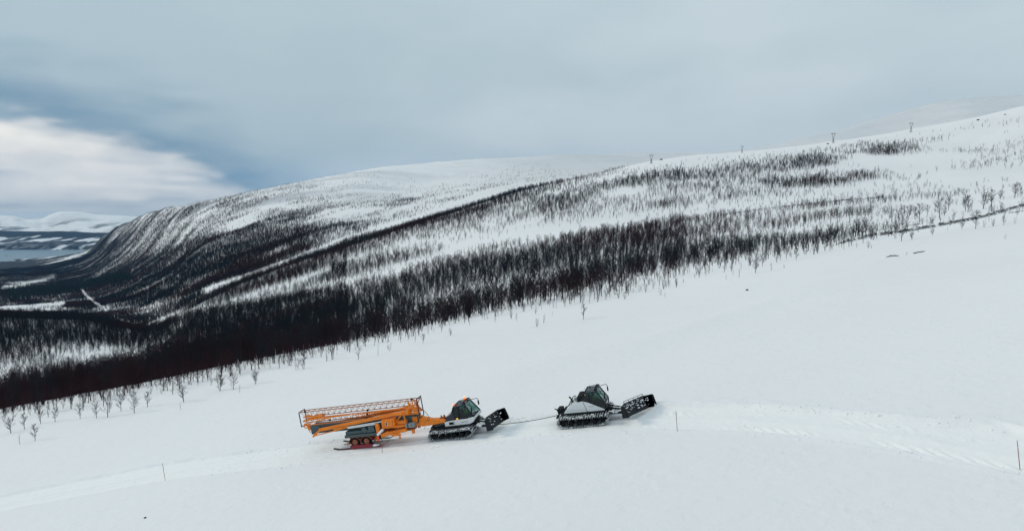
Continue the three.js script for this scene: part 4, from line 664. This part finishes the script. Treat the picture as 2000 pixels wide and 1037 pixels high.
{ // beacons and side marker of the rear groomer, rear lamp of the leading one
  const { T, cx, P } = rearCat, glow = new THREE.MeshStandardMaterial({ color: new THREE.Color().setRGB(0.8, 0.16, 0.02), emissive: new THREE.Color().setRGB(1, 0.22, 0.03), emissiveIntensity: 1.3, roughness: 0.3 });
  const lamp = (x, y, z, r, h, root = T) => { const b = part('beacon_light', new THREE.CapsuleGeometry(r, h, 4, 12).translate(x, y, z), glow, root); part('beacon_base', new THREE.CylinderGeometry(r * 1.15, r * 1.25, 0.06, 12).translate(x, y - h / 2 - r, z), blackMatt, b); const l = new THREE.PointLight(0xff6a20, 1.2, 8, 2); l.position.set(x, y + h / 2 + r + 0.05, z); l.castShadow = true; l.name = 'beacon_glow'; root.add(l); };
  lamp(P.rt[0] + cx + 0.08, P.rt[1] + 0.23, 0.72, 0.07, 0.08); lamp(P.ft[0] + cx - 0.42, P.ft[1] + 0.27, -0.55, 0.075, 0.1);
  part('marker_lamp', box(0.56, 0.74, 1.60, 1.72, 1.06, 1.12, 0.02), new THREE.MeshStandardMaterial({ color: new THREE.Color().setRGB(0.8, 0.45, 0.05), emissive: new THREE.Color().setRGB(1, 0.5, 0.06), emissiveIntensity: 0.6, roughness: 0.3 }), T);
  const L = leadCat; part('tail_lamp', box(0.3, 0.4, 2.44, 2.56, 0.74, 0.86, 0.02), new THREE.MeshStandardMaterial({ color: new THREE.Color().setRGB(0.75, 0.4, 0.06), roughness: 0.3 }), L.T);
  shade(T); shade(L.T);
}
{ // towing cable between the two groomers
  rearCat.T.updateMatrixWorld(true); leadCat.T.updateMatrixWorld(true);
  const a = V(3.35, 0.5, 0.3).applyMatrix4(rearCat.T.matrixWorld), b = V(-2.68, 0.62, 0).applyMatrix4(leadCat.T.matrixWorld), pts = []; for (let i = 0; i <= 12; i++) { const t = i / 12, p = a.clone().lerp(b, t); p.y -= 0.14 * 4 * t * (1 - t); pts.push(p); }
  const c = new THREE.Mesh(tube(pts, 0.028, 40, 6), darkGrey); top(c, 'tow_cable'); tag(c, 'taut dark tow cable between the two groomers', 'cable'); shade(c);
}

// ---------------------------------------------------------------- folded tower crane on its sledge trailer
{
  const T = new THREE.Group(); top(T, 'crane_trailer');
  const lat = (name, x0, x1, y2, y1, zh, n, chordR, lacR, chord, lace) => {   // three-chord lattice boom: two chords at y2, one at y1
    const g = part(name, [[y2, zh], [y2, -zh], [y1, 0]].map(([y, z]) => bar(V(x0, y, z), V(x1, y, z), chordR * 2, chordR * 2)), chord, T);
    for (let i = 0; i < n; i++) for (const z of [zh, -zh]) { const a = lerp(x0, x1, i / n), m = lerp(x0, x1, (i + 0.5) / n), b = lerp(x0, x1, (i + 1) / n); part('lacing', [rod(V(a, y2, z), V(m, y1, 0), lacR, 5), rod(V(m, y1, 0), V(b, y2, z), lacR, 5)], lace, g); }
    const cross = []; for (let i = 0; i <= n; i++) { const a = lerp(x0, x1, i / n); cross.push(rod(V(a, y2, -zh), V(a, y2, zh), lacR * 0.8, 5)); } part('cross_lacing', cross, lace, g);
    return g;
  };
  lat('upper_boom', -6.0, 5.95, 3.74, 3.2, 0.36, 20, 0.034, 0.017, chordBrown, chordBrown);
  lat('lower_boom', -5.85, 5.9, 2.5, 3.02, 0.46, 20, 0.036, 0.017, paintOrange, chordBrown);
  part('boom_stay', [bar(V(-5.7, 2.98, 0.5), V(-0.8, 3.10, 0.5), 0.08, 0.12), bar(V(-0.6, 3.02, 0.5), V(5.6, 3.16, 0.5), 0.08, 0.1), bar(V(-5.7, 2.64, 0.52), V(-2.6, 3.04, 0.52), 0.06, 0.08)], paintOrange, T);
  part('boom_head', [bar(V(-4.9, 3.5, 0.5), V(-3.4, 3.1, 0.5), 0.08, 0.12), bar(V(-5.3, 2.9, 0.5), V(-3.6, 3.2, 0.5), 0.08, 0.16), bar(V(-5.2, 3.3, 0.5), V(-3.2, 3.22, 0.5), 0.06, 0.1), box(-4.4, -3.3, 3.06, 3.24, -0.4, 0.5, 0.03)].map(g => g.translate(-0.5, 0, 0)), paintOrange, T);
  for (const [x, y0, y1] of [[-6.05, 2.4, 3.8], [6.0, 2.1, 3.86]]) part('end_frame', [-0.52, 0.52].flatMap(z => [bar(V(x, y0, z), V(x, y1, z), 0.07, 0.08)]).concat([bar(V(x, y0, -0.55), V(x, y0, 0.55), 0.07, 0.07), bar(V(x, y1, -0.55), V(x, y1, 0.55), 0.07, 0.07)]), darkGrey, T);
  part('front_node', [bar(V(4.7, 2.5, 0.5), V(5.5, 3.7, 0.5), 0.07, 0.1), bar(V(4.7, 3.7, 0.5), V(5.5, 2.5, 0.5), 0.07, 0.1), bar(V(4.7, 2.5, 0.5), V(4.7, 3.72, 0.5), 0.07, 0.12), bar(V(5.1, 2.5, 0.5), V(5.1, 3.72, 0.5), 0.06, 0.1), bar(V(4.7, 3.1, 0.5), V(5.5, 3.1, 0.5), 0.07, 0.12), bar(V(4.7, 2.5, -0.5), V(5.5, 3.7, -0.5), 0.07, 0.1), bar(V(4.7, 3.7, -0.5), V(5.5, 2.5, -0.5), 0.07, 0.1), box(5.0, 5.45, 2.55, 2.8, -0.5, 0.54, 0.03)].map(g => g.translate(0.42, 0, 0)), paintOrange, T);
  part('pulley', [[-5.4, 3.84], [5.5, 3.92], [1.0, 3.32], [0.9, 2.98], [-3.0, 2.78], [0.75, 2.62]].map(([x, y]) => new THREE.CylinderGeometry(0.1, 0.1, 0.09, 12).rotateX(Math.PI / 2).translate(x, y, 0.5)), blackMatt, T);
  part('rear_hook_block', [box(-5.05, -4.7, 1.95, 2.35, -0.25, 0.4, 0.05), bar(V(-5.1, 2.6, 0.4), V(-4.75, 2.1, 0.4), 0.1, 0.16), bar(V(-5.35, 2.45, 0.35), V(-4.7, 2.5, 0.35), 0.1, 0.14), new THREE.TorusGeometry(0.14, 0.04, 6, 14, 4.4).translate(-4.92, 1.8, 0.1), new THREE.TorusGeometry(0.2, 0.05, 6, 16).translate(-5.15, 2.42, 0.45)].map(g => g.translate(-0.5, 0, 0)), paintOrange, T);
  part('mast', [box(-5.1, 5.75, 1.62, 2.38, -0.48, 0.48, 0.04), ...[1.68, 2.32].map(y => box(-5.1, 5.75, y - 0.05, y + 0.05, 0.46, 0.52, 0.02))], tealSteel, T);
  part('mast_foot_plate', [plate([[-5.12, 1.58], [-5.12, 2.42], [-4.3, 2.36], [-4.06, 2.1], [-4.5, 1.6]], 0.525, 0.58, 0.02), plate([[-5.12, 1.58], [-5.12, 2.42], [-4.3, 2.36], [-4.5, 1.6]], -0.58, -0.49, 0.02)], tealSteel, T);
  part('raising_strut', [bar(V(-4.1, 2.0, 0.78), V(4.9, 2.86, 0.72), 0.2, 0.3), bar(V(-4.1, 2.0, -0.78), V(4.9, 2.86, -0.72), 0.2, 0.3), box(4.65, 5.1, 2.6, 3.0, -0.8, 0.84, 0.04)], paintOrange, T);
  part('strut_foot', [bar(V(-4.9, 1.42, 0.78), V(-3.95, 2.06, 0.78), 0.14, 0.2), bar(V(-4.9, 1.42, -0.78), V(-3.95, 2.06, -0.78), 0.14, 0.2), rod(V(-4.85, 1.46, -0.8), V(-4.85, 1.46, 0.8), 0.06)], paintOrange, T);
  part('lower_tie', [bar(V(-4.8, 1.5, 0.86), V(-1.1, 2.0, 0.86), 0.06, 0.09), bar(V(-2.6, 1.9, 0.84), V(-1.1, 2.04, 0.84), 0.1, 0.16)], paintOrange, T);
  part('hydraulic_rod', [rod(V(-1.15, 2.02, 0.86), V(2.4, 2.22, 0.86), 0.05, 10), rod(V(-1.1, 1.93, 0.9), V(1.7, 2.06, 0.9), 0.055, 10)], whitePaint, T);
  part('ballast_tray', [box(-1.5, 1.75, 1.12, 1.30, -1.1, 1.1, 0.03), box(-1.45, 1.7, 1.06, 1.13, 0.9, 1.14, 0.02)], std(0.075, 0.1, 0.105, 0.5, 0.2), T);
  part('machine_bed', [box(-1.4, 1.6, 1.34, 1.62, -0.95, 0.98, 0.03), box(0.95, 1.55, 1.38, 1.92, 0.55, 1.02, 0.04)], tealSteel, T);
  part('winch', [new THREE.CylinderGeometry(0.2, 0.2, 0.5, 16).rotateX(Math.PI / 2).translate(0.55, 1.62, 0.72), new THREE.CylinderGeometry(0.26, 0.26, 0.05, 16).rotateX(Math.PI / 2).translate(0.55, 1.62, 0.99), new THREE.CylinderGeometry(0.09, 0.09, 0.08, 10).rotateX(Math.PI / 2).translate(0.2, 1.5, 1.0)], tealSteel, T);
  part('motor', [new THREE.CapsuleGeometry(0.22, 0.34, 4, 14).translate(1.86, 1.72, 0.82), box(1.7, 2.05, 1.25, 1.5, 0.55, 1.02, 0.03)], paintOrange, T);
  const cab = part('control_cabinet', [box(2.45, 3.55, 1.72, 2.42, 0.5, 1.18, 0.05), box(3.57, 3.72, 1.68, 2.46, 0.5, 1.16, 0.02)], paintOrange, T);
  part('hatch_frame', box(2.86, 3.06, 1.90, 2.20, 1.172, 1.192, 0.008), whitePaint, cab); part('hatch', box(2.89, 3.02, 1.92, 2.17, 1.188, 1.204, 0.006), blackMatt, cab);
  part('slewing_ring', [new THREE.CylinderGeometry(0.85, 0.85, 0.2, 32).translate(3.9, 1.46, 0), new THREE.CylinderGeometry(0.72, 0.78, 0.3, 32).translate(3.9, 1.25, 0)], paintRust, T);
  part('slewing_platform', [box(2.3, 5.5, 1.54, 1.74, -0.95, 0.95, 0.04), box(3.75, 4.75, 1.74, 2.1, -0.75, 0.8, 0.06)], paintOrange, T);
  part('brace', [bar(V(3.75, 2.05, 0.86), V(4.5, 2.75, 0.84), 0.06, 0.09), bar(V(4.75, 1.75, 0.86), V(4.6, 2.8, 0.86), 0.08, 0.1), rod(V(3.8, 2.35, 0.9), V(3.95, 1.1, 0.95), 0.02)], paintOrange, T);
  const tb = part('tool_box', box(4.72, 5.66, 1.5, 1.88, 0.78, 1.2, 0.03), greySteel, T); part('box_strap', [box(4.95, 5.02, 1.47, 1.91, 0.77, 1.215, 0.01)], darkGrey, tb); part('latch', box(5.3, 5.38, 1.68, 1.76, 1.195, 1.215, 0.005), blackMatt, tb);
  part('undercarriage', [box(1.5, 5.2, 0.98, 1.24, -0.42, 0.42, 0.04), box(-1.3, 1.6, 0.74, 1.04, -0.55, 0.55, 0.04)], paintRust, T);
  for (const s of [1, -1]) {
    part('outrigger', [bar(V(2.3, 1.02, s * 0.92), V(4.7, 1.26, s * 0.86), 0.26, 0.32), bar(V(2.1, 0.9, s * 0.9), V(2.9, 1.14, s * 0.9), 0.3, 0.36), bar(V(3.2, 1.0, s * 1.1), V(4.1, 0.9, s * 1.1), 0.14, 0.22)], paintOrange, T);
    part('jack_pad', [rod(V(3.98, 1.0, s * 1.1), V(3.98, 0.62, s * 1.1), 0.08, 8), new THREE.CylinderGeometry(0.15, 0.15, 0.05, 12).translate(3.98, 0.6, s * 1.1), box(5.1, 5.35, 0.82, 1.2, s * 0.75 - 0.1, s * 0.75 + 0.1, 0.02)], paintOrange, T);
    part('strap_tube', rod(V(1.85, 1.1, s * 1.12), V(2.5, 1.56, s * 1.12), 0.12, 12), whitePaint, T);
    part('reflector_flag', box(1.7, 1.95, 0.52, 0.98, s * 1.12 - 0.03, s * 1.12 + 0.03, 0.02), std(0.75, 0.09, 0.02, 0.5), T);
    part('mudguard', [...[-0.55, 0.62].flatMap(x => [0, 1, 2, 3, 4].map(i => { const w = 0.35 + i * 0.6, w2 = w + 0.6; return bar(V(x + Math.cos(w) * 0.6, 0.56 + Math.sin(w) * 0.55, s * 0.93), V(x + Math.cos(w2) * 0.6, 0.56 + Math.sin(w2) * 0.55, s * 0.93), 0.44, 0.03); })), bar(V(-1.15, 0.6, s * 0.9), V(-1.5, 0.3, s * 0.9), 0.1, 0.06), bar(V(-1.75, 0.42, s * 0.95), V(-0.9, 0.62, s * 0.95), 0.08, 0.07), bar(V(1.3, 0.5, s * 0.85), V(1.75, 1.1, s * 0.85), 0.12, 0.2)], paintRust, T);
    for (const x of [-0.55, 0.62]) {
      const w = part('wheel', new THREE.LatheGeometry([[0.24, -0.15], [0.42, -0.15], [0.475, -0.1], [0.49, 0], [0.475, 0.1], [0.42, 0.15], [0.24, 0.15]].map(p => new THREE.Vector2(...p)), 28).rotateX(Math.PI / 2).translate(x, 0.60, s * 0.95), rubber, T);
      part('rim', [new THREE.CylinderGeometry(0.245, 0.27, 0.04, 20).rotateX(Math.PI / 2).translate(x, 0.60, s * 1.06), new THREE.TorusGeometry(0.25, 0.022, 6, 22).translate(x, 0.60, s * 1.09), new THREE.SphereGeometry(0.13, 12, 8).scale(1, 1, 0.6).translate(x, 0.60, s * 1.09)], bronzeHub, w);
    }
    part('axle_beam', [rod(V(-0.55, 0.6, 0), V(-0.55, 0.6, s * 0.9), 0.09), rod(V(0.62, 0.6, 0), V(0.62, 0.6, s * 0.9), 0.09), bar(V(-0.8, 0.78, s * 0.62), V(0.9, 0.78, s * 0.62), 0.1, 0.12)], paintRust, T);
    const skiTop = []; for (let i = 0; i <= 26; i++) { const x = lerp(-2.85, 2.75, i / 26); skiTop.push([x, 0.045 + 0.36 * smooth(1.75, 2.9, x) ** 1.4 + 0.14 * smooth(-2.2, -2.95, x)]); }
    const ski = part('ski', plate(skiTop.concat(skiTop.slice().reverse().map(([x, y]) => [x, y - 0.045])), s * 1.02 - 0.13, s * 1.02 + 0.13, 0.01), s > 0 ? redPaint : blackPaint, T);
    part('ski_trough', [box(-1.05, 1.12, 0.05, 0.36, s * 1.17 - 0.02, s * 1.17 + 0.02, 0.01), box(-1.05, 1.12, 0.05, 0.30, s * 0.73 - 0.02, s * 0.73 + 0.02, 0.01), box(-1.05, 1.12, 0.048, 0.12, s * 0.95 - 0.2, s * 0.95 + 0.2, 0.01)], redPaint, ski);
    part('ski_tail', plate(skiTop.filter(p => p[0] < -1.1).map(([x, y]) => [x, y + 0.012]).concat(skiTop.filter(p => p[0] < -1.1).reverse().map(([x, y]) => [x, y + 0.002])), s * 1.02 - 0.135, s * 1.02 + 0.135, 0), blackPaint, ski);
    part('ski_snow', clods(80 + s, 16, R => V(1.2 + 0.5 * R(), 0.09 + 0.06 * R(), s * 0.95 + (R() - 0.5) * 0.3), 0.1), snowClod, ski);
  }
  part('drawbar', [plate([[5.3, 1.42], [5.3, 2.3], [5.75, 2.2], [6.25, 2.0], [7.0, 1.78], [8.05, 1.74], [8.35, 1.58], [8.1, 1.36], [7.2, 1.26], [6.0, 1.20]], -0.26, 0.26, 0.03), box(5.2, 5.7, 1.5, 2.25, -0.5, 0.5, 0.05)], paintOrange, T);
  part('hitch', [box(7.75, 8.2, 1.72, 1.84, -0.2, 0.2, 0.02), rod(V(7.85, 1.2, 0), V(7.85, 2.0, 0), 0.06, 8), rod(V(8.15, 1.7, 0.1), V(8.15, 2.05, 0.1), 0.04, 8), rod(V(8.15, 1.7, -0.1), V(8.15, 2.0, -0.1), 0.04, 8)], paintRust, T);
  part('hose', tube([V(6.0, 3.05, 0.4), V(6.35, 2.8, 0.35), V(6.65, 2.3, 0.25), V(6.8, 1.8, 0.15)], 0.022, 18), blackMatt, T);
  part('drawbar_lettering', [0, 1, 2, 3, 4].map(i => box(6.32 + i * 0.1, 6.39 + i * 0.1, 1.68, 1.76, 0.258, 0.266, 0.002)), paintRust, T);
  seat(T, 705, 878, 13 * Math.PI / 180, 1.17, 0.05); tag(T, 'folded orange tower crane on a two axle trailer with red skis', 'crane'); shade(T);
}
renderer.render(scene, camera);
